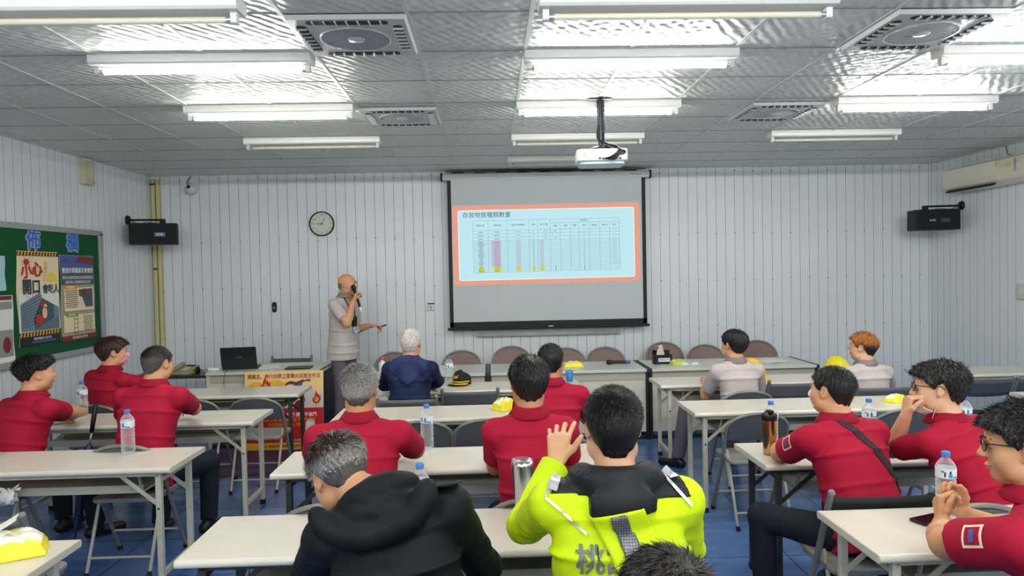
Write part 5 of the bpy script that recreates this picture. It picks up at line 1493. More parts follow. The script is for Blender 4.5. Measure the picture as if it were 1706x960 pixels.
HAIR_BOUND = [(.13, .062), (.085, .060), (.06, .050), (.038, .015), (.022, .000), (.014, .004), (.010, .028), (-.020, .030), (-.034, -.02), (-.05, -.050), (-.07, -.060), (-.14, -.064)]
def hair_mesh(name, root, O, H, B, s, st, h):
    """st: dict(col, top, side, nape, low, strands, slen, lift, part, front)"""
    lo = H-.19*s; hi = H+.19*s; F = Field(lo, hi, h)
    def p(x, y, z): return H+(B @ V3(x, y, z))*s
    def E(c, r, k=.02): F.ell(p(*c), V3(*r)*s, B, k)
    E((0, -.014, .03), (.0745, .093, .083)); E((0, -.045, .008), (.064, .058, .07)); E((0, .03, -.0), (.066, .062, .075), .03)
    F.cone(p(0, -.03, -.03), p(0, -.04, -.10), .056*s, .054*s, .02)
    if st.get('puff'):
        for c, r in st['puff']: E(c, r, .02)
    seed = st.get('seed', 1); bnd = np.array(sorted(st.get('bound', HAIR_BOUND)))
    sl, X, Y, Z = F.win(lo, hi); P = np.stack(np.broadcast_arrays(X, Y, Z), -1)-H; L = (P @ B)/s
    x, y, z = L[..., 0], L[..., 1], L[..., 2]
    zb = np.interp(y, bnd[:, 0], bnd[:, 1])+st.get('raise', 0)
    jag = .004*np.sin(x*210+seed)+.003*np.sin(y*260+seed*2)
    m = np.clip((z-zb+jag)/st.get('fade', .012), -1, 1)*.5+.5
    up = np.clip((z+.02)/.09, 0, 1); up = up*up*(3-2*up); nape = np.clip((-z-.0)/.06, 0, 1)
    th = st['side']+(st['top']-st['side'])*up-(st['side']-st['nape'])*nape
    th += st.get('front', 0)*np.clip((y-.03)/.06, 0, 1)*up+st.get('back', 0)*np.clip((-y-.03)/.06, 0, 1)*(1-nape)
    cr = st.get('crown', (.0, -.06)); ang = np.arctan2(x-cr[0], y-cr[1]); rad = np.sqrt((x-cr[0])**2+(y-cr[1])**2)
    amp = st.get('amp', .0025)
    wob = amp*(np.sin(ang*23+rad*60+4*np.sin(z*40+seed))+.6*np.sin(ang*41-rad*90+seed+3*np.sin(y*50)))*np.clip(rad/.03, 0, 1)
    wob += st.get('lump', .0)*np.sin(x*55+seed+2*np.sin(y*40))*np.sin(y*60+seed*1.3+1.5*np.sin(z*50))
    F.D[sl] -= ((th+wob*np.clip(th/.01, .2, 1))*m-.012*(1-m))
    # stay thin in front of the face
    V, Fc = F.mesh()
    L = ((V-H) @ B)/s; keep_v = (L[:, 2] > np.interp(L[:, 1], bnd[:, 0], bnd[:, 1])+st.get('raise', 0)-.014)
    Fc = Fc[keep_v[Fc].all(1)]
    used = np.unique(Fc); re = -np.ones(len(V), int); re[used] = np.arange(len(used)); V = V[used]; Fc = re[Fc]
    mats = st['mats'] if 'mats' in st else [HAIRS[st['col']]]
    # face normals -> strands
    rs = np.random.RandomState(seed); a = V[Fc[:, 0]]; n = np.cross(V[Fc[:, 1]]-a, V[Fc[:, 3]]-a); nl = np.linalg.norm(n, axis=1)+1e-12; n = n/nl[:, None]
    N = st.get('strands', 2500); tris = []; 
    Lc = (((V[Fc].mean(1))-H) @ B)/s
    inside = Lc[:, 2] > np.interp(Lc[:, 1], bnd[:, 0], bnd[:, 1])+st.get('raise', 0)+.0
    outer = ((V[Fc].mean(1)-H)*n).sum(1) > .02*s
    pool = np.where(inside & outer)[0]
    pick = pool[rs.choice(len(pool), N)]; c = V[Fc[pick]]; u = rs.rand(N, 4)+.02; u /= u.sum(1)[:, None]; c = (c*u[:, :, None]).sum(1)
    nn = n[pick]; Lp = ((c-H) @ B)/s
    crw = np.array([cr[0], cr[1], .105]); t = Lp-crw; t = t/np.linalg.norm(t, axis=1)[:, None]
    tw = np.stack([-t[:, 1], t[:, 0], 0*t[:, 0]], 1)*st.get('twist', .5); t = t+tw
    comb = np.array(st.get('comb', (0, 0, 0)), float); t = t+comb
    t = t @ B.T; t = t-nn*(t*nn).sum(1)[:, None]; t /= np.linalg.norm(t, axis=1)[:, None]+1e-9
    j = rs.randn(N, 3)*st.get('mess', .25); dr = t+nn*st.get('lift', .35)+j; dr /= np.linalg.norm(dr, axis=1)[:, None]
    upf = np.clip((Lp[:, 2]+.02)/.09, .12, 1)
    ln = st.get('slen', .02)*s*(.5+.7*rs.rand(N))*upf; wd = st.get('swid', .0011)*s
    sd = np.cross(dr, nn); sd /= np.linalg.norm(sd, axis=1)[:, None]+1e-9
    c0 = c-nn*.002; mid = c0+dr*ln[:, None]*.55; d2 = dr*.9-nn*.25+t*.25; end = mid+d2*ln[:, None]*.5
    SV = np.concatenate([c0-sd*wd, c0+sd*wd, mid+sd*wd*.7, mid-sd*wd*.7, end, end+sd*wd*.1])
    i = np.arange(N); q1 = np.stack([i, i+N, i+2*N, i+3*N], 1); q2 = np.stack([i+3*N, i+2*N, i+5*N, i+4*N], 1)
    off = len(V); VV = np.concatenate([V, SV]); FF = np.concatenate([Fc, q1+off, q2+off])
    nm = len(mats); mi = np.zeros(len(FF), int)
    if nm > 1:
        wgt = st.get('mix', [1]*nm); sm = rs.choice(nm, N, p=np.array(wgt)/sum(wgt)); mi[len(Fc):] = np.concatenate([sm, sm])
        if 'zone' in st:
            zc = st['zone'](Lc+rs.randn(len(Lc), 1)*.008); mi[:len(Fc)] = zc
            zs = st['zone'](Lp+rs.randn(N, 1)*.012); sm = np.where(rs.rand(N) < .8, zs, sm); mi[len(Fc):] = np.concatenate([sm, sm])
    return np_mesh('hair', VV, FF, mats, root, O, True, mi)

def ring_on(bvh, center, dirs, far=.6, off=.004):
    out = []
    for d in dirs:
        d = Vector(d).normalized(); o = Vector(center)+d*far
        loc, nn, i, dist = bvh.ray_cast(o, -d, far)
        if loc is None: loc = Vector(center)+d*.12; nn = d
        out.append((loc+nn*off, nn))
    return out
def ribbon(pts, wv, th, m, name, root, O):
    """a flat band through pts [(p, n)], wv half width"""
    mb = MB(); n = len(pts); vs = []
    for i in range(n):
        p, nn = pts[i]; a = pts[max(i-1, 0)][0]; b = pts[min(i+1, n-1)][0]; t = (b-a).normalized(); sd = t.cross(nn).normalized()
        for s_, o in ((-1, 0), (1, 0), (1, 1), (-1, 1)): vs.append(Vector(p)+sd*s_*wv+nn*(th*o)-Vector(O))
    fs = []
    for i in range(n-1):
        for k in range(4): fs.append((4*i+k, 4*i+(k+1) % 4, 4*i+4+(k+1) % 4, 4*i+4+k))
    fs += [(3, 2, 1, 0), tuple(4*(n-1)+k for k in range(4))]
    mb.add(vs, fs, 0, False); return mb.build(name, m, root)

def person(label, H, head=(0, 0, 0), torso=0., lean=.10, side=0., seat=True, bw=1., hs=1., skin_m=None, shirt='polo', scol=None, ccol=None, hair=None, armL=None, armR=None, legs=None, res=.006,
           trouser=None, fat=0., extra=None, drop=.092, neck=(0, -.040, -.124), belly=0., pel=None, seed=0, wr=.004, loose=0., group=None, eyes=True, Nw=None, layers=(), sleeve=.74):
    """H head centre; head (yaw, pitch, roll) degrees; torso yaw degrees; lean: how far the pelvis sits behind the neck"""
    H = np.array(H, float); hb = basis(*[math.radians(a) for a in head]); tb = basis(math.radians(torso))
    r, f, u = tb[:, 0], tb[:, 1], V3(0, 0, 1)
    nb = basis(math.radians(torso*.6+head[0]*.4), math.radians(head[1]*.45), math.radians(head[2]*.5))
    N = H+nb @ V3(*neck)*hs if Nw is None else np.array(Nw, float)
    pz = .545 if seat else .96
    Pv = np.array(pel, float) if pel is not None else V3(N[0], N[1], 0)-f*lean-r*side; Pv[2] = pz
    O = V3(Pv[0], Pv[1], 0)
    root = thing('person', label, 'person', O, 0, group)
    sp = N-Pv; up = nrm(sp)
    def on(t, fw=0.): return Pv+sp*t+f*fw
    rl = nrm(r-up*(r@up)); fl = np.cross(up, rl)
    Sh = {q: N-up*drop+rl*q*.168*bw+fl*(.005+(extra or {}).get('round', 0)) for q in (-1, 1)}
    st = [(on(-.06), .158*bw, .112+belly*.4), (on(.12), .160*bw, .114+belly), (on(.38), .148*bw, .108+belly), (on(.66, .0), .165*bw, .115+belly*.4), (on(.84), .142*bw, .090), (on(.95), .085*bw, .060)]
    sm = skin_m or SK1
    # limbs
    joints = {}
    for q, a in ((-1, armL), (1, armR)):
        a = a or dict(W=Pv+f*.42+r*q*.14+V3(0, 0, .25), hint=r*q*.8-u*.9-f*.2)
        W = np.array(a['W'], float)
        if 'E' in a:
            E_ = Sh[q]+nrm(np.array(a['E'], float)-Sh[q])*min(max(np.linalg.norm(np.array(a['E'], float)-Sh[q]), .26), .32); W = E_+nrm(W-E_)*.25
        else: E_, W = ik(Sh[q], W, .29*a.get('len', 1), .255*a.get('len', 1), a['hint'])
        joints[q] = (E_, W, a)
    # ---------------- body (one continuous skin)
    legsd = legs or {}
    hip = {q: Pv+r*q*.082*bw-u*.03+f*.01 for q in (-1, 1)}; knee = {}; ank = {}; toe = {}
    for q in (-1, 1):
        L = legsd.get(q, {})
        if seat:
            kd = nrm(f+r*q*L.get('out', .16)); knee[q] = hip[q]+kd*.43; knee[q][2] = L.get('kz', .50)
            ank[q] = knee[q]+kd*L.get('fwd', .02)+r*q*L.get('aout', 0.); ank[q][2] = .09
        else:
            kd = f; knee[q] = hip[q]+f*.02+r*q*.01; knee[q][2] = .50; ank[q] = knee[q]-f*.03; ank[q][2] = .09
        toe[q] = ank[q]+nrm(kd+r*q*.15)*.13; toe[q][2] = .035
    allp = [H+.17, H-.17, N]+[j[0] for j in joints.values()]+[j[1] for j in joints.values()]+list(Sh.values())+[hip[1], hip[-1]]
    lowp = np.array(allp); lo = lowp.min(0)-.2; hi = lowp.max(0)+.2; lo[2] = Pv[2]-.2
    F = Field(lo, hi, res)
    hp = head_shape(F, H, hb, hs, fat)
    F.cone(H+hb @ V3(0, -.018, -.045)*hs, N+fl*.012, .053*hs+fat*.6, .060*hs+fat*.5, .02)
    F.cone(N-up*.01, N-up*.10, .06, .08, .04)
    F.loft(st, rl, grow=-.018)
    for q in (-1, 1):
        E_, W, a = joints[q]
        F.cone(N-up*.045, Sh[q], .042, .044, .03); k = a.get('thick', 1.)
        F.cone(Sh[q], E_, .047*k, .040*k, .02); m1 = E_+(W-E_)*.3; F.cone(E_, m1, .040*k, .0425*k, .02); F.cone(m1, W, .0425*k, .0275*k, .02)
        if a.get('hand', True):
            d = a.get('d'); d = nrm(W-E_) if d is None else nrm(d)
            n = np.array(a.get('n', -u), float); s_ = a.get('s'); s_ = -r*q if s_ is None else np.array(s_, float)
            hand(F, W, d, n, s_, a.get('curl', .45), a.get('spread', .1), a.get('thumb', .5), hs)
    V, Fc = F.mesh(); body = np_mesh('body', V, Fc, sm, root, O)
    # eyes and brows and lips
    if eyes:
        mb = MB()
        for q in (-1, 1):
            c = hp(q*.031, .0885, .0095)-O; mb.sphere(c, .0062*hs, nu=10, nv=8)
        mb.build_each('eye', mat('eye_dark', rgb(24, 18, 16), .15), root)
        mb = MB()
        for q in (-1, 1): mb.tube([Vector(hp(q*x, y, z)-O) for x, y, z in ((.014, .0975, .029), (.03, .0955, .034), (.046, .083, .030))], [.0028, .0034, .002], 6)
        mb.build_each('eyebrow', HAIRS['black'], root)
        mb = MB(); mb.tube([Vector(hp(x, y, z)-O) for x, y, z in ((-.021, .089, -.059), (-.008, .0985, -.0575), (.008, .0985, -.0575), (.021, .089, -.059))], [.0022, .0042, .0042, .0022], 6)
        mb.build('lips', mat('lips', rgb(170, 96, 84), .45), root)
    # ---------------- upper garment
    long_ = shirt in ('jacket', 'neon', 'navy'); g = {'polo': .004, 'jacket': .018, 'neon': .024, 'navy': .014}[shirt]+loose
    lo2 = lowp.min(0)-.24; hi2 = lowp.max(0)+.24; lo2[2] = Pv[2]-.22; hi2[2] = N[2]+.16
    G = Field(lo2, hi2, res+(.0 if res > .0055 else .001))
    G.loft([(on(-.16), .176*bw, .130+belly*.8), (on(-.02), .172*bw, .126+belly*.8)]+st[1:], rl, grow=g)
    for q in (-1, 1):
        E_, W, a = joints[q]; S = Sh[q]; k = a.get('thick', 1.)
        G.cone(N-up*.044, S, .050+g*.6, .055+g*.55, .045)
        if long_:
            G.cone(S, E_, (.060+g*.6)*k, (.053+g*.6)*k, .03); e = W-nrm(W-E_)*.012
            G.cone(E_, W, (.055+g*.6)*k, (.042+g*.4)*k, .02, cut=(e, nrm(W-E_)))
        else:
            ax = E_-S; c = S+ax*(sleeve+.0); e = S+ax*sleeve
            G.cone(S, S+ax*(sleeve+.25), .059*k+.002, .064*k, .03, cut=(e, nrm(ax)))
    rs = np.random.RandomState(seed+5); ph = rs.rand(8)*6.28
    def wrinkle(p):
        l = (p-Pv); x = l @ rl; z = l @ up; y = l @ fl
        low = np.clip(1-z/.30, 0, 1)
        # folds run as bent, uneven ridges: noise stretched across the body, gathered at waist, elbows and armpits
        q3 = np.stack([x*5+z*3, y*7, z*17-x*4], 1); fold = swirl(q3, 1.15, seed+3); fold2 = swirl(np.stack([x*11, y*11, z*13], 1), 1.4, seed+9)
        rid = 1-2*np.abs(fold)
        o = wr*1.35*(.55*fold2*(.4+low)+.6*rid*(.35+1.2*low)+.35*swirl(p, 7, seed+21))
        for q in (-1, 1):
            E_, W, a = joints[q]; S = Sh[q]; ax = nrm(E_-S)
            al = (p-S) @ ax; sd_ = (p-S)-al[:, None]*ax; cr = np.stack([al*24+sd_ @ fl*9, sd_ @ rl*8, sd_ @ up*8], 1)
            dist = np.linalg.norm(p-(S+(E_-S)*.6), axis=1); o += wr*.9*np.exp(-(dist/.10)**2)*(1-2*np.abs(swirl(cr, 1.1, seed+31+q)))
            if long_:
                dist = np.linalg.norm(p-E_, axis=1); o += wr*1.3*np.exp(-(dist/.13)**2)*(1-2*np.abs(swirl(cr, 1.5, seed+37+q)))
            A = S-up*.10-rl*q*.04; d2 = p-A; dd = np.linalg.norm(d2, axis=1); dia = d2 @ nrm(rl*q*.5+up)
            o += wr*.9*np.exp(-(dd/.12)**2)*(1-2*np.abs(swirl(np.stack([dia*20, d2 @ rl*5, d2 @ fl*5], 1), 1.2, seed+51+q)))
        return o
    G.warp(wrinkle)
    if extra and 'garment' in extra: extra['garment'](G, dict(N=N, Sh=Sh, up=up, rl=rl, fl=fl, P=Pv, H=H, hb=hb, J=joints, on=on))
    # neck opening and hem
    G.cone(N-up*.045+fl*.03, H+(N-H)*.1, .060+fat*.4, .070, .006, 'sub')
    zc = Pv[2]-(.105 if seat else .10)
    G.put(lambda X, Y, Z: (zc-Z)+0*X+0*Y, G.lo, G.lo+(G.n-1)*G.h, 0, 'and', 0)
    V, Fc = G.mesh()
    mats = scol if isinstance(scol, (list, tuple)) else [scol]; mi = None
    if extra and 'zones' in extra:
        cen = V[Fc].mean(1); mi = extra['zones'](cen, dict(N=N, Sh=Sh, up=up, rl=rl, fl=fl, P=Pv, J=joints))
    gname = {'polo': 'polo_shirt', 'jacket': 'hooded_jacket', 'neon': 'safety_jacket', 'navy': 'hooded_jacket'}[shirt]
    shirt_o = np_mesh(gname, V, Fc, mats, root, O, True, mi)
    bvh = BVHTree.FromPolygons([tuple(v) for v in V], [tuple(q) for q in Fc])
    for nm, m_, off, reg in layers:
        D0 = G.D; ctx = dict(N=N, Sh=Sh, up=up, rl=rl, fl=fl, P=Pv, J=joints)
        sel = np.abs(D0) < .035; idx = np.argwhere(sel); pp = G.lo+idx*G.h; D1 = np.full_like(D0, .1)
        D1[sel] = np.maximum.reduce([D0[sel]-off, -D0[sel]-.006, reg(pp, ctx).astype(np.float32)])
        G.D = D1; V2, F2 = G.mesh(); G.D = D0
        np_mesh(nm, V2, F2, m_, root, O)
        if nm in ('yoke', 'hood'): bvh = BVHTree.FromPolygons([tuple(v) for v in V]+[tuple(v) for v in V2], [tuple(q) for q in Fc]+[tuple(q+len(V)) for q in F2])
    # ---------------- collar
    if ccol is not None:
        ax = nrm(H-N+fl*.0); ax = nrm(ax*.6+up*.4-fl*.25); cen = N+ax*.008+fl*.012
        prof = [(.060, -.02), (.0585, .018), (.062, .026), (.068, .024), (.084, .002), (.102, -.022), (.098, -.028), (.074, -.012)]
        M = frame(cen, ax, rl); k = 1+fat*5
        mb = MB(); mb.lathe([(a*k, z) for a, z in prof+prof[:1]], 34, M, sx=1., sy=1.0, a0=PI/2+.35, a1=PI/2+2*PI-.35)
        mb.v = [(v[0]-O[0], v[1]-O[1], v[2]-O[2]) for v in mb.v]; mb.build('collar', ccol, root)
    # ---------------- trousers
    tl = trouser or TROU
    pts = np.array(list(hip.values())+list(knee.values())+list(ank.values()))
    T = Field(pts.min(0)-.16, pts.max(0)+.16, .009)
    T.loft([(on(-.14), .162*bw, .114+belly*.3), (on(.06), .152*bw, .106+belly*.3)], rl, grow=-.002)
    for q in (-1, 1):
        T.cone(hip[q]-u*.005, knee[q], .083*bw, .066, .03); c0 = ank[q]+u*.01
        T.cone(knee[q], ank[q]-u*.02, .066, .056, .02, cut=(c0, -u))
    T.warp(lambda p: .003*swirl(p, 11, seed+40)+.002*swirl(p, 24, seed+41))
    V, Fc = T.mesh(); np_mesh('trousers', V, Fc, tl, root, O)
    for q in (-1, 1):
        S = Field(np.minimum(ank[q], toe[q])-.09, np.maximum(ank[q], toe[q])+.09, .007); a0 = ank[q].copy(); dd = nrm((toe[q]-ank[q])*V3(1, 1, 0))
        S.cone(a0-dd*.035+V3(0, 0, -.045), toe[q]+dd*.03, .042, .034, .02); S.cone(a0-V3(0, 0, .02), a0+V3(0, 0, .02), .042, .040, .02)
        S.put(lambda X, Y, Z: (.004-Z)+0*X+0*Y, S.lo, S.lo+(S.n-1)*S.h, 0, 'and', 0)
        V, Fc = S.mesh(); np_mesh('shoe', V, Fc, SHOE, root, O)
    if hair: hair_mesh('hair', root, O, H, hb, hs, hair, min(.0045, res))
    info = dict(root=root, O=O, H=H, hb=hb, hp=hp, N=N, Sh=Sh, up=up, rl=rl, fl=fl, P=Pv, bvh=bvh, J=joints, shirt=shirt_o, hs=hs)
    return info

def glasses(I, col, half=True):
    O, hp = I['O'], I['hp']; mb = MB()
    def q(x, y, z): return Vector(hp(x, y, z)-O)
    for s in (-1, 1):
        mb.tube([q(s*(.033+.024*math.cos(a)), .1045-.006*abs(math.cos(a))*(1 if math.cos(a) > 0 else 0), .010+.018*math.sin(a)) for a in [2*PI*k/20 for k in range(20)]], .0017, 6, closed=True)
        mb.tube([q(s*.057, .099, .018), q(s*.070, .082, .019), q(s*.078, .04, .016), (q(s*.083, -.005, .018)), q(s*.082, -.02, .002)], .0021, 6)
    mb.tube([q(-.009, .106, .012), q(0, .112, .015), q(.009, .106, .012)], .0015, 6)
    o = mb.build('glasses', col, I['root'])
    mb = MB()
    for s in (-1, 1):
        vs = [q(s*(.033+.0235*math.cos(a)), .1045-.006*max(math.cos(a), 0), .010+.0175*math.sin(a)) for a in [2*PI*k/20 for k in range(20)]]
        mb.add(vs, [list(range(20))])
    mb.build('lens', mat('lens_clear', (.95, .97, .98), .02, trans=1., ior=1.02), o)

def face_mask(I, m, chin=False):
    """pleated mask over nose and mouth, with ear loops"""
    O, hp, hb, H, hs = I['O'], I['hp'], I['hb'], I['H'], I['hs']; dz = -.055 if chin else 0.
    lo = H-.16; hi = H+.16; F = Field(lo, hi, .0035); head_shape(F, H, hb, hs, 0, False)
    sl, X, Y, Z = F.win(lo, hi); P = np.stack(np.broadcast_arrays(X, Y, Z), -1)-H; L = (P @ hb)/hs
    x, y, z = L[..., 0], L[..., 1], L[..., 2]-dz
    base = F.D[sl].copy(); th = .005+.0012*np.sin(z*330)*(z < -.02)+(.012 if chin else .006)*np.exp(-(x/.03)**2)*np.exp(-((z+.04)/.03)**2)
    zt = .006-.30*np.abs(x)-2*np.maximum(np.abs(x)-.04, 0); zb_ = -.098+.25*np.abs(x)
    outm = np.maximum.reduce([z-zt, zb_-z, (.018 if not chin else .03)-y, np.abs(x)-.066])
    F.D[sl] = np.maximum(base-th, outm)
    V, Fc = F.mesh(); np_mesh('face_mask', V, Fc, m, I['root'], O)
    mb = MB()
    for s in (-1, 1):
        for za, zb2 in ((-.012, .02), (-.075, -.02)):
            mb.tube([Vector(hp(s*.062, .035, za+dz)-O), Vector(hp(s*.074, .015, (za+zb2)/2+dz*.4)-O), Vector(hp(s*.080, -.006, zb2)-O), Vector(hp(s*.078, -.016, .005)-O)], .0013, 6)
    mb.build_each('ear_loop', MSKW, I['root'])
# ------------------------------------------------------------------ the people, back rows first
D = math.radians
def hair_style(col, top=.016, side=.008, nape=.002, **k):
    d = dict(col=col, top=top, side=side, nape=nape); d.update(k); return d
def hc(px, py, Y): p = at(px, py, Y); return V3(p.x, p.y, p.z)
TT = .742  # table top height
def el(px, py, Y): p = at(px, py, Y); return V3(p.x, p.y, p.z)
def rest(x, y, z=TT+.035): return V3(x, y, z)
UP = V3(0, 0, 1)
def chair_for(I, lab, kind='round', dx=0, dy=0, rz=0., top=.775):
    P = I['P']; put_chair(kind, P[0]+dx, P[1]-.02+dy, lab, rz, top=top, hw=.215 if kind == 'round' else .235)

# 1 presenter
Hh = hc(579, 474, 7.62)
mouth = Hh
tb = basis(D(112)); rr, ff = tb[:, 0], tb[:, 1]
B = basis(D(104), D(2), 0)
Wr = Hh+V3(.085, -.16, -.185); 
Wl = at(620, 543, 7.60); Wl = V3(Wl.x-.03, Wl.y-.0, Wl.z)
I = person('standing man in grey polo speaking into a microphone beside the screen', Hh, (103, -3, 0), 118, lean=.04, seat=False, bw=1.0, skin_m=SK1, scol=GREY, ccol=GREYC, trouser=TROUG,
    hair=dict(mats=[HAIRS['stubble']], col='stubble', top=-.005, side=.0016, nape=.0016, strands=400, slen=.003, amp=.0, fade=.02), belly=.022, fat=.004,
    armR=dict(W=Wr, hint=V3(-.2, -.5, -1), d=V3(.25, .35, .9), n=V3(.75, .4, -.3), s=V3(.1, -.7, .5), curl=[1.0, 1.1, 1.15, 1.2], thumb=1.),
    armL=dict(W=Wl, hint=V3(-.3, .3, -1), d=V3(1, -.15, .05), n=V3(0, -.2, -1), s=V3(0, -1, .1), curl=[.35, .6, .7, .8]), seed=1, res=.006, wr=.0016)
PI_ = I
Rt = I['root']; O = I['O']
WR = I['J'][1][1]
# lanyard strap, badge, pouch
pts = ring_on(I['bvh'], I['N']-I['up']*.2, [I['rl']*math.cos(a)*.55+I['fl']*.6+I['up']*math.sin(a)*1.2 for a in [1.2-.28*k for k in range(7)]])
N_ = I['N']; up = I['up']; rl = I['rl']; fl = I['fl']
def on_shirt(I, x, z, front=1, off=.004):
    """point of the garment x to the right and z below the neck, front or back"""
    o = I['N']+I['rl']*x-I['up']*z+I['fl']*front*.5
    loc, nn, i_, ds = I['bvh'].ray_cast(Vector(o), Vector(-I['fl']*front), .6)
    if loc is None: loc = Vector(I['N']+I['rl']*x-I['up']*z); nn = Vector(I['fl']*front)
    return (loc+nn*off, nn)
ribbon([on_shirt(I, .075-.075*t, .02+.24*t) for t in [k/9 for k in range(10)]], .007, .002, M_BLACK, 'lanyard', Rt, O)
ribbon([on_shirt(I, -.075+.075*t, .02+.24*t) for t in [k/9 for k in range(10)]], .007, .002, M_BLACK, 'lanyard', Rt, O)
p, n = on_shirt(I, 0, .27, off=.012); MB().rbox((0, 0, 0), (.07, .11, .03), .015, 4, frame(Vector(p)-Vector(O), n, Vector(rl)), ).build('pouch', M_BLACK, Rt, bevel=.004)
p, n = on_shirt(I, -.03, .36, off=.01); Fb = frame(Vector(p)-Vector(O), n, Vector(rl)) @ rotz(.2)
MB().rbox((0, 0, 0), (.10, .075, .004), .006, 3, Fb).build('badge', mat('badge_blue', rgb(186, 216, 232), .4), Rt)
MB().box((-.02, 0, .0028), (.03, .04, .001), Fb).build('badge_photo', P_['grey'], Rt)
mb = MB(); pl = [on_shirt(I, .002, .02+.02*k, off=.002) for k in range(8)]
ribbon(pl, .012, .0015, GREYC, 'placket', Rt, O)
# handheld microphone, held near the mouth
gp = WR+nrm(V3(.25, .35, .9))*.07+V3(.75, .4, -.3)*.02; md = nrm(V3(-.30, .0, 1))
t = thing('microphone', 'black microphone held at the standing man\'s mouth', 'microphone', gp)
Xf = frame((0, 0, 0), md)
MB().lathe([(0, -.16), (.013, -.158), (.015, -.14), (.014, .0), (.019, .06), (.021, .07)], 18, Xf).build('body', M_BLACK, t)
MB().lathe([(.021, .07), (.026, .08), (.027, .10), (.022, .12), (.010, .13), (0, .132)], 18, Xf).build('grille', MATS['mic_grille'], t)
MB().lathe([(.0155, -.165), (.0165, -.16), (.0165, -.125), (.0155, -.12)], 18, Xf).build('silver_end', mat('silver_end', rgb(220, 206, 186), .3), t)
WLp = I['J'][-1][1]
t = thing('presentation_clicker', 'small dark clicker in the standing man\'s lowered hand', 'clicker', WLp+V3(.12, -.01, -.015))
MB().rbox((.02, 0, 0), (.1, .028, .016), .007, 3, Matrix.Rotation(-.35, 4, 'Y')).build('body', M_BLACK, t, bevel=.003)
MB().lathe([(0, .002), (.007, 0)], 10, Matrix.Rotation(-.35, 4, 'Y') @ Matrix.Translation((.04, 0, .008))).build('button', P_['red'], t)

# 2 navy jacket, white hair (row four)
def navy_hood(G, d):
    N, up, rl, fl = d['N'], d['up'], d['rl'], d['fl']
    c = N-up*.05-fl*.10
    for a in range(13):
        th = -2.2+a*4.4/12; p = N-fl*.055+rl*.145*math.sin(th)*1.0-up*(.015+.12*(1-math.cos(th))*.9)-fl*.05*abs(math.cos(th*.5))
        if a: G.cone(pp, p, .030, .030, .03)
        pp = p
    for k in range(5):
        G.ell(N-up*(.06+.035*k)-fl*(.105), V3(.11-.018*k, .03, .035), np.stack([rl, fl, up], 1), .03)
def navy_zone(c, d):
    l = c-d['N']; x = l @ d['rl']; z = l @ d['up']; y = l @ d['fl']
    return np.maximum.reduce([y+.01, (-.235+abs(x)*.9-z)*.75, abs(x)-.16, z-.06])
I = person('white-haired man in a navy hooded jacket seated behind the peaked cap table', hc(684, 572, 5.86), (6, 4, 0), 2, lean=.10, bw=1.02, skin_m=SK1, shirt='navy', scol=NAVY, ccol=cloth('lining_red', rgb(130, 24, 50)), extra=dict(garment=navy_hood), layers=[('hood', NAVY2, .004, navy_zone)],
    hair=hair_style('white', .012, .007, .003, mats=[HAIRS['white'], HAIRS['grey']], mix=[3, 1], strands=3000, slen=.018, lift=.5, seed=3, amp=.002), seed=2, res=.007, wr=.006,
    armL=dict(E=el(642, 640, 6.08), W=rest(-.72, 6.3), d=V3(1, .3, 0)), armR=dict(E=el(728, 636, 6.10), W=rest(-.55, 6.3), d=V3(-.6, .8, .2)))
chair_for(I, 'grey chair under the white-haired man in navy', 'square', dy=.02, top=.80)

# 3 and 4: two men in greige polos at right (row four)
I = person('dark-haired man in grey polo with white mask, seated far right row', hc(1222, 575, 5.84), (-28, 0, 0), -4, lean=.08, bw=1.02, skin_m=SK1, scol=GREY, ccol=GREYC, trouser=TROUG,
    hair=hair_style('black', .024, .016, .006, strands=3000, slen=.02, lift=.15, seed=4, raise_=0, back=.006), seed=3, res=.007, wr=.004, legs={-1: dict(out=.75, fwd=.10, kz=.56), 1: dict(out=.1)},
    armL=dict(E=el(1174, 662, 6.0), W=rest(1.95, 6.3)), armR=dict(E=el(1268, 660, 6.0), W=rest(2.22, 6.3)))
face_mask(I, MSKW)
chair_for(I, 'grey chair under the dark-haired man in grey polo', 'round')
I = person('ginger-haired man in grey polo at the far right row', hc(1437, 579, 5.84), (-48, 2, 0), -6, lean=.08, bw=1.0, skin_m=SK3, scol=GREY, ccol=GREYC, trouser=TROUG,
    hair=hair_style('ginger', .020, .011, .002, mats=[HAIRS['ginger'], HAIRS['brown'], HAIRS['soft']], mix=[4, 2, 1], zone=lambda L: np.where(L[:, 2] > .028+.1*(L[:, 1] < -.05)*0, 0, np.where(L[:, 2] > .0, 1, 2)), strands=3500, slen=.028, lift=.3, seed=5, amp=.004, lump=.003, comb=(0, .5, 0)), seed=4, res=.007, wr=.004,
    armL=dict(E=el(1398, 662, 6.0), W=rest(3.05, 6.3)), armR=dict(E=el(1482, 645, 6.0), W=rest(3.25, 6.3)))
chair_for(I, 'grey chair under the ginger-haired man', 'square', top=.80)

# 5 man with the pink mask (left, row three)
I = person('man in red polo with pink mask, second row on the left', hc(189, 588, 5.95), (58, -2, 0), 22, lean=.06, side=.02, bw=1.05, skin_m=SK1, scol=RED, ccol=REDC,
    hair=hair_style('redbrown', .026, .016, .006, mats=[HAIRS['redbrown'], HAIRS['black']], mix=[2, 1], strands=3500, slen=.028, lift=.2, seed=6, front=.010, back=.008, comb=(0, .5, 0)), seed=5, res=.0065,
    armL=dict(E=el(150, 655, 5.9), W=rest(-3.25, 6.3)), armR=dict(E=el(246, 640, 6.0), W=rest(-2.95, 6.35)))
face_mask(I, MSKP)
chair_for(I, 'grey chair under the man with the pink mask', 'round')

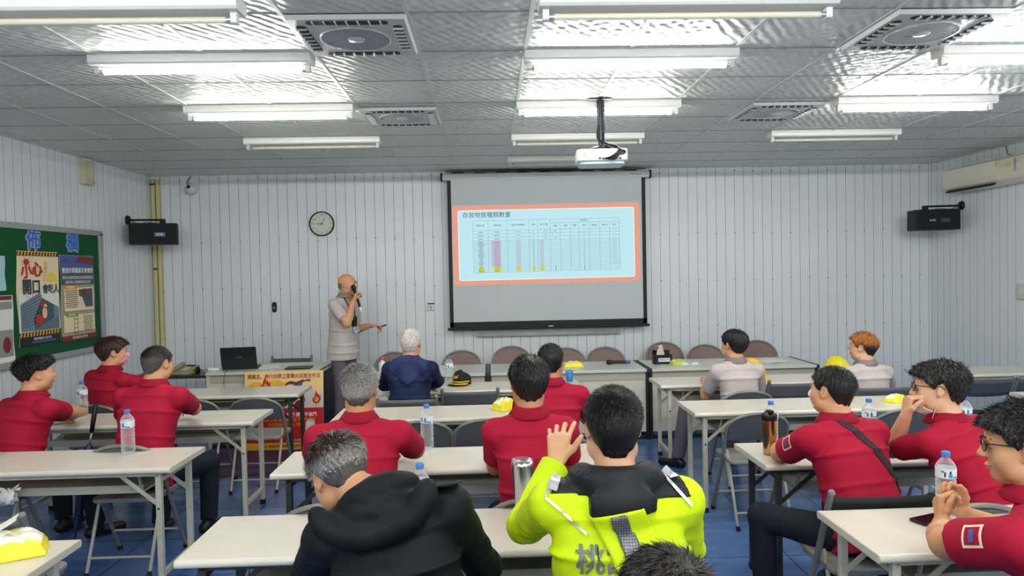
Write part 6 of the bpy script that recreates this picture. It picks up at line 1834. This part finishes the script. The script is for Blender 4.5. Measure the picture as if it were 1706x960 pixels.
# 6 dark-haired man in red (middle, row three)
I = person('short-haired man in red polo in the middle, beyond the black-haired one', hc(917, 604, 4.58), (3, -10, 0), 0, lean=.10, bw=1.10, skin_m=SK2, scol=RED, ccol=REDC,
    hair=hair_style('black', .012, .006, .0015, strands=5000, slen=.014, lift=.8, seed=7, mess=.4, amp=.001), fat=.006, belly=.02, seed=6, res=.006,
    armL=dict(E=el(862, 712, 4.75), W=rest(.25, 5.2)), armR=dict(E=el(988, 705, 4.75), W=rest(.50, 5.2)))
chair_for(I, 'grey chair under the short-haired man in red in the middle', 'round')

# 7 leftmost man in red
I = person('leftmost man in red polo, black curly-topped hair, forearm on the table', hc(60, 624, 4.72), (46, 2, 0), 24, lean=.16, side=-.02, bw=1.12, skin_m=SK1, scol=RED, ccol=REDC,
    hair=hair_style('black', .022, .004, .0008, strands=6000, slen=.026, lift=.6, seed=8, mess=.55, amp=.004, lump=.003, front=.012, bound=[(.13, .062), (.085, .060), (.06, .054), (.038, .03), (.010, .03), (-.020, .03), (-.034, -.005), (-.05, -.035), (-.14, -.045)], fade=.022), fat=.008, belly=.02, seed=7, res=.006,
    armL=dict(E=el(20, 700, 4.9), W=rest(-3.15, 5.2)), armR=dict(E=el(134, 692, 5.12), W=rest(-3.02, 5.42), d=V3(-.8, .5, 0), thick=1.12))
chair_for(I, 'grey chair under the leftmost man in red', 'round', dx=-.05, dy=-.06)

# 8 second man from left, greying sides
I = person('man in red polo with close-cropped greying hair, elbow on the left table', hc(262, 607, 4.74), (18, -12, -2), 6, lean=.16, bw=1.14, skin_m=SK1, scol=RED, ccol=REDC,
    hair=hair_style('black', .010, .004, .001, mats=[HAIRS['soft'], HAIRS['pepper']], mix=[2, 1], zone=lambda L: (L[:, 2] < .035).astype(int), strands=7000, slen=.014, lift=.6, seed=9, mess=.35, amp=.001), fat=.004, belly=.015, seed=8, res=.006,
    armL=dict(E=el(205, 705, 4.95), W=rest(-2.45, 5.25)), armR=dict(E=el(334, 690, 5.12), W=rest(-2.25, 5.38), d=V3(-.9, .4, 0), thick=1.10), legs={1: dict(out=.35, fwd=-.02), -1: dict(out=.0, fwd=-.1)})
chair_for(I, 'grey chair with its legs showing under the near left table', 'round', dy=-.06)

# 9 grey-haired man in red (middle)
I = person('grey-haired man in red polo at the middle table, back to camera', hc(599, 650, 3.42), (-2, -4, 0), -4, lean=.14, bw=1.16, skin_m=SK2, scol=RED, ccol=REDC,
    hair=hair_style('grey', .016, .009, .003, mats=[HAIRS['grey'], HAIRS['white'], HAIRS['pepper']], mix=[3, 3, 2], zone=lambda L: np.where(L[:, 2] < -.03, 2, np.where(np.hypot(L[:, 0]-.01, L[:, 1]+.06) < .035, 2, 0)), strands=9000, slen=.024, lift=.45, seed=10, mess=.25, amp=.002, crown=(.01, -.06), twist=.9), belly=.02, seed=9, res=.0055, wr=.005,
    armL=dict(E=el(518, 770, 3.68), W=rest(-.85, 3.95), d=V3(.8, .5, 0)), armR=dict(E=el(706, 762, 3.82), W=rest(-.55, 4.05), d=V3(-.8, .5, 0), thick=1.12))
chair_for(I, 'grey chair under the grey-haired man in red', 'round', dx=-.10, dy=.02)

# 10 black-haired man in red (middle)
I = person('black-haired man in red polo in the middle, upright, back to camera', hc(881, 638, 3.32), (-3, 3, 0), 0, lean=.03, bw=1.0, hs=1.04, skin_m=SK2, scol=RED, ccol=REDC,
    hair=hair_style('black', .020, .013, .006, strands=9000, slen=.022, lift=.12, seed=11, mess=.15, amp=.002, crown=(0, -.05)), seed=10, res=.0055, wr=.004,
    armL=dict(E=el(826, 778, 3.46), W=rest(.0, 3.78)), armR=dict(E=el(950, 776, 3.46), W=rest(.33, 3.78)))
chair_for(I, 'grey chair under the black-haired man in red', 'round')

# 11 man with strap (right)
I = person('man in red polo with a dark strap across his back, elbow on right table', hc(1386, 652, 3.42), (-32, -2, 3), -14, lean=.20, side=.0, bw=1.16, skin_m=SK1, scol=RED, ccol=REDC,
    hair=hair_style('black', .014, .006, .001, mats=[HAIRS['black'], HAIRS['soft']], mix=[2, 1], strands=9000, slen=.016, lift=.4, seed=12, mess=.3, amp=.0015, zone=lambda L: (L[:, 2] < -.01).astype(int)), fat=.008, belly=.02, seed=11, res=.0055, wr=.006,
    armL=dict(E=el(1290, 762, 3.66), W=rest(1.62, 3.88), d=V3(.8, .5, 0), thick=1.15), armR=dict(E=el(1440, 765, 3.62), W=rest(1.85, 3.9)), legs={-1: dict(out=.62, fwd=-.02, kz=.52), 1: dict(out=.2)})
pts = []
for k in range(26):
    t_ = k/25; pts.append(on_shirt(I, -.055+.27*t_, .012+.44*t_, -1, .002))
ribbon(pts, .019, .003, cloth('strap_grey', rgb(50, 48, 52), .7), 'bag_strap', I['root'], I['O'])
face_mask(I, MSKW)
def badge(I, q, a, lab):
    S = I['Sh'][q]; E_ = I['J'][q][0]; ax = nrm(E_-S); c = S+ax*.10; o = nrm(I['rl']*q*a[0]+I['fl']*a[1]+I['up']*a[2]); o = nrm(o-ax*(o@ax))
    sd = np.cross(ax, o); vs = []; n = 9
    ok = []
    for j in range(n):
        for i in range(n):
            u_, v_ = (i/(n-1)-.5)*.078, (j/(n-1)-.5)*.085
            dirv = nrm(o+sd*u_/.07*.9); src = Vector(c+ax*v_+dirv*.2); loc, nn, ii, ds = I['bvh'].ray_cast(src, Vector(-dirv), .3)
            if loc is None: loc = Vector(c+ax*v_+dirv*.072); nn = Vector(dirv)
            vs.append(loc+nn*.003-Vector(I['O']))
    fs = [(j*n+i, j*n+i+1, (j+1)*n+i+1, (j+1)*n+i) for j in range(n-1) for i in range(n-1)]
    for nm, sel, off, m in (('sleeve_badge', lambda i, j: True, 0, P_['cream']), ('badge_field', lambda i, j: 0 < i < n-2 and 0 < j < n-2, .0012, RED), ('badge_text', lambda i, j: j in (3, 4) and 1 < i < n-3, .0022, P_['blue'])):
        mb = MB(); nv = [v+Vector(o)*off for v in vs]
        mb.add(nv, [f_ for k_, f_ in enumerate(fs) if sel(k_ % (n-1), k_//(n-1))], 0, True); mb.build(nm, m, I['root'])
badge(I, -1, (.9, .1, .2), '')
put_chair('square', 1.70, 3.13, 'grey chair with dark sling back under the man with the strap', 0, mp=cloth('sling_black', rgb(44, 46, 48), .7), top=.80, hw=.235)

# 12 chin on hand, mask pulled down (right)
Hh = hc(1563, 648, 3.34); tw = Hh+V3(-.115, .055, -.135)
I = person('man in red polo with glasses resting chin on fist, mask pulled down', Hh, (-62, -2, 4), -22, lean=.22, side=-.05, bw=1.10, hs=1.05, skin_m=SK3, scol=RED, ccol=REDC,
    hair=hair_style('black', .024, .016, .006, mats=[HAIRS['black'], HAIRS['soft']], mix=[3, 1], strands=9000, slen=.024, lift=.06, seed=13, mess=.12, amp=.003, front=.012, back=.006), seed=12, res=.0055, wr=.005,
    armL=dict(E=el(1470, 752, 3.58), W=tw+V3(-.035, .0, -.055), d=V3(.15, -.0, 1), n=V3(.95, -.2, -.1), s=V3(0, -.9, .2), curl=[1.3, 1.35, 1.4, 1.4], thumb=.8),
    armR=dict(E=el(1630, 770, 3.5), W=rest(2.15, 3.82)))
glasses(I, M_BLACK); face_mask(I, MSKW, chin=True)
put_chair('round', 2.02, 2.98, 'grey chair under the man resting his chin', 0)

# 13 bottom right, glasses
Hh = hc(1704, 745, 2.12)
I = person('man in red polo with glasses and clasped hands, bottom right corner', Hh, (-60, -4, 2), -30, lean=.16, side=-.06, bw=1.24, hs=1.03, skin_m=SK1, scol=RED, ccol=REDC,
    hair=hair_style('black', .026, .014, .004, mats=[HAIRS['black'], HAIRS['pepper']], mix=[4, 1], strands=14000, slen=.024, lift=.18, seed=14, mess=.4, amp=.004, lump=.005, front=.008), seed=13, res=.005, wr=.006,
    armL=dict(E=el(1522, 905, 2.42), W=el(1566, 852, 2.66), d=V3(.05, .35, .9), n=V3(.9, -.2, .1), s=V3(0, -.9, .4), curl=[1.1, 1.2, 1.25, 1.3], thumb=.6, thick=1.28),
    armR=dict(E=el(1680, 915, 2.5), W=el(1592, 850, 2.68), d=V3(-.1, .35, .9), n=V3(-.9, -.2, .1), s=V3(0, -.9, .4), curl=[1.1, 1.2, 1.25, 1.3], thumb=.6))
glasses(I, M_BLACK); badge(I, -1, (.75, .35, .5), '')
put_chair('round', I['P'][0], I['P'][1]-.05, 'grey chair under the man in the bottom right corner', .5)

# 14 black hooded jacket, head bent (bottom left of centre)
def black_hood(G, d):
    N, up, rl, fl = d['N'], d['up'], d['rl'], d['fl']
    ax = nrm(d['H']-N+up*.06); o = N+ax*.015
    G.ell(N-fl*.06-up*.01, V3(.135, .085, .055), np.stack([rl, fl, up], 1), .05)
    pp = None
    for a in range(17):
        th = -2.4+a*4.8/16; p = o+rl*.108*math.sin(th)-fl*.094*math.cos(th)+up*(.034*math.cos(th)+.022*math.sin(th)); w_ = .022+.008*math.sin(th*2.3+1)
        if pp is not None: G.cone(pp, p, w_, w_, .035)
        pp = p
    pp = None
    for a in range(13):
        th = -1.5+a*3.0/12; p = N+rl*.165*math.sin(th)-fl*(.108+.015*math.cos(th))-up*(.105*math.cos(th)-.03)
        if pp is not None: G.cone(pp, p, .020, .020, .045)
        pp = p
    G.warp(lambda q: .006*(1-2*np.abs(swirl(np.stack([(q-N) @ rl*6, (q-N) @ fl*6, (q-N) @ up*16+(q-N) @ rl*5], 1), 1.3, 77)))*np.exp(-(np.linalg.norm(q-N, axis=1)/.2)**2))
    # shoulder tab at the right and drawcord end at the left
    S = d['Sh'][1]; G.box(S+up*.075+rl*.0+fl*-.02, (.055, .045, .004), np.stack([nrm(rl-up*.1), nrm(fl), nrm(up+rl*.1)], 1), .003, .006)
Hh = hc(566, 789, 2.24)
I = person('man in black hooded jacket with greying hair, head bent over the table', Hh, (-32, -32, -8), 4, lean=.20, side=.03, bw=1.14, hs=1.02, skin_m=SK1, shirt='jacket', drop=.068, scol=[BLK], extra=dict(garment=black_hood), Nw=el(636, 836, 2.09), pel=(el(700, 900, 1.98)[0], 1.98, .54),
    hair=hair_style('pepper', .014, .007, .002, mats=[HAIRS['pepper'], HAIRS['grey'], HAIRS['brown']], mix=[2, 2, 2], zone=lambda L: np.where(L[:, 2] > .06, 2, np.where((L[:, 2] > .0), 1, 0)), strands=16000, slen=.028, lift=.2, seed=15, mess=.2, amp=.002), seed=14, res=.0055, wr=.010,
    armL=dict(E=el(505, 985, 2.36), W=V3(-.60, 2.70, .79)), armR=dict(E=el(822, 965, 2.30), W=V3(-.25, 2.70, .79)))
chair_for(I, 'grey chair under the man in the black jacket', 'round', dy=.0)

# 15 neon safety jacket
def neon_collar(G, d):
    N, up, rl, fl = d['N'], d['up'], d['rl'], d['fl']; pp = None
    for a in range(13):
        th = -2.3+a*4.6/12; p = N+fl*(.01-.085*math.cos(th))+rl*.105*math.sin(th)+up*.012
        if pp is not None: G.cone(pp, p, .030, .030, .03)
        pp = p
    G.ell(N-up*.05-fl*.115, V3(.10, .030, .055), np.stack([rl, fl, up], 1), .03)
def neon_zone(p, d):
    l = p-d['N']; x = l @ d['rl']; z = l @ d['up']; y = l @ d['fl']; a = abs(x)
    yoke = np.maximum.reduce([y-.03, (-.035-.012*np.sin(x*9))-z, a-.215-.5*z.clip(-.1, 0)*0+.35*(z+.03), z-.04])
    bag = np.maximum.reduce([y+.0, abs(x-.0)-.10, -.085+.1*x-z, z+.02])
    neckb = np.maximum.reduce([-.03-z, a-.13, y-.04])
    return np.minimum(np.minimum(yoke, bag), neckb)
Hh = hc(1021, 712, 2.20)
Wl = at(921, 775, 2.42); 
I = person('man in neon yellow safety jacket with black yoke, left hand raised', Hh, (2, 0, 0), 0, lean=.08, bw=1.20, hs=1.06, skin_m=SK3, shirt='neon', drop=.068, neck=(0, -.040, -.150), scol=NEON, extra=dict(garment=neon_collar), layers=[('yoke', JBLK, .004, neon_zone)], ccol=REDC,
    hair=hair_style('black', .013, .007, .002, strands=20000, slen=.015, lift=.8, seed=16, mess=.35, amp=.001, swid=.0009, crown=(.015, -.055)), fat=.004, seed=15, res=.0055, wr=.008,
    armL=dict(E=el(876, 875, 2.36), W=el(918, 790, 2.46), d=V3(.12, .15, 1), n=V3(.2, 1, .1), s=V3(1, 0, .1), curl=[.55, .75, .85, .9], spread=.22, thumb=.2), armR=dict(E=el(1142, 915, 2.34), W=rest(.50, 2.68)))
Rt, O = I['root'], I['O']
# hanging flap with a chequered reflective strip, lettering and piping
def patch(I, pts2, off, m, name, nu=14, nv=14):
    """a quad (four (x, z) corners relative to the neck) laid on the back"""
    (x0, z0), (x1, z1), (x2, z2), (x3, z3) = pts2; vs = []
    for j in range(nv+1):
        for i in range(nu+1):
            a, b = i/nu, j/nv
            x = (x0*(1-a)+x1*a)*(1-b)+(x3*(1-a)+x2*a)*b; z = (z0*(1-a)+z1*a)*(1-b)+(z3*(1-a)+z2*a)*b
            p, n = on_shirt(I, x, z, -1, off); vs.append(p-Vector(I['O']))
    # relax so that the cloth bridges small folds
    A = np.array(vs).reshape(nv+1, nu+1, 3)
    for _ in range(6): A[1:-1, 1:-1] = .5*A[1:-1, 1:-1]+.125*(A[2:, 1:-1]+A[:-2, 1:-1]+A[1:-1, 2:]+A[1:-1, :-2])
    vs = [Vector(v) for v in A.reshape(-1, 3)]
    n0 = len(vs); bk = Vector(I['fl'])*.003; vs2 = vs+[v+bk for v in vs]
    fs = []
    for j in range(nv):
        for i in range(nu):
            a = j*(nu+1)+i; q = (a, a+1, a+nu+2, a+nu+1); fs += [q[::-1], tuple(n0+k for k in q)]
    for i in range(nu): fs += [(i, i+1, n0+i+1, n0+i), tuple(np.array((nv*(nu+1)+i+1, nv*(nu+1)+i, n0+nv*(nu+1)+i, n0+nv*(nu+1)+i+1)))]
    for j in range(nv): a = j*(nu+1); fs += [(a+nu+1, a, n0+a, n0+a+nu+1), (a+nu, a+2*nu+1, n0+a+2*nu+1, n0+a+nu)]
    mb = MB(); mb.add(vs2, [tuple(int(k) for k in f_) for f_ in fs], 0, True); return mb.build(name, m, I['root'])
patch(I, [(-.100, .080), (.050, .055), (.098, .16), (-.005, .285)], .014, NEON, 'back_flap')
def checker():
    m = mat('reflective_check', rgb(120, 124, 126), .3, metal=.3); nt = m.node_tree; b = nt.nodes['Principled BSDF']
    tc = nt.nodes.new('ShaderNodeTexCoord'); ck = nt.nodes.new('ShaderNodeTexBrick'); ck.offset = 0; ck.inputs['Scale'].default_value = 1
    ck.inputs['Brick Width'].default_value = .008; ck.inputs['Row Height'].default_value = .008; ck.inputs['Mortar Size'].default_value = .0008
    mp = nt.nodes.new('ShaderNodeMapping'); mp.inputs['Rotation'].default_value = (PI/2, 0, 0); nt.links.new(tc.outputs['Object'], mp.inputs[0])
    ck.inputs['Color1'].default_value = (*rgb(130, 134, 136), 1); ck.inputs['Color2'].default_value = (*rgb(110, 114, 116), 1); ck.inputs['Mortar'].default_value = (*rgb(50, 54, 54), 1)
    nt.links.new(mp.outputs[0], ck.inputs['Vector']); nt.links.new(ck.outputs['Color'], b.inputs['Base Color']); return m
CHK = checker()
patch(I, [(-.045, .074), (-.002, .066), (.055, .205), (.012, .262)], .021, CHK, 'reflective_strip', 6, 12)
ribbon([on_shirt(I, -.225+.115*t_, .035+.10*t_, -1, .006) for t_ in [k/12 for k in range(13)]], .004, .002, SILV, 'piping', Rt, O)
ribbon([on_shirt(I, -.225+.02*t_, .035-.05*t_, -1, .006) for t_ in [k/6 for k in range(7)]], .004, .002, SILV, 'piping', Rt, O)
ribbon([on_shirt(I, .14+.075*t_, -.02+.09*t_, -1, .006) for t_ in [k/8 for k in range(9)]], .005, .002, SILV, 'piping', Rt, O)
ribbon([on_shirt(I, -.185-.02*t_, -.02+.035*t_, -1, .006) for t_ in [k/5 for k in range(6)]], .014, .002, SILV, 'reflective_band', Rt, O)
ribbon([on_shirt(I, .15+.03*t_, -.035+.03*t_, -1, .006) for t_ in [k/5 for k in range(6)]], .014, .002, SILV, 'reflective_band', Rt, O)
def back_text(I, s, size, x0, z0, m):
    cu = bpy.data.curves.new('lettering', 'FONT'); cu.body = s; cu.size = size; cu.resolution_u = 2; cu.align_x = 'CENTER'
    t = bpy.data.objects.new('tmp', cu); C.objects.link(t)
    me = bpy.data.meshes.new_from_object(t.evaluated_get(bpy.context.evaluated_depsgraph_get())); bpy.data.objects.remove(t); me.materials.clear(); me.materials.append(m); me = embolden(me, .0018)
    for v in me.vertices:
        p, n = on_shirt(I, x0+v.co.x, z0-v.co.y, -1, .006); v.co = p-Vector(I['O'])
    me.materials.clear(); me.materials.append(m); o = bpy.data.objects.new('lettering', me); C.objects.link(o); o.parent = I['root']
back_text(I, '桃園', .085, -.062, .235, mat('letter_grey', rgb(110, 116, 116), .4))
chair_for(I, 'grey chair under the man in the neon jacket', 'round', dy=.0)

# 16 nearest head at the bottom edge
I = person('nearest person, only the top of dark greying hair at the bottom edge', hc(1112, 1030, 1.28), (8, -4, 0), 0, lean=.06, bw=1.0, hs=1.0, skin_m=SK1, scol=RED, ccol=REDC,
    hair=hair_style('black', .018, .010, .003, mats=[HAIRS['soft'], HAIRS['pepper'], HAIRS['black']], mix=[2, 1, 1], strands=20000, slen=.026, lift=.1, seed=17, mess=.2, amp=.003, swid=.0008, crown=(.03, -.05)), seed=16, res=.007, wr=.004)
chair_for(I, 'grey chair under the nearest person', 'round')
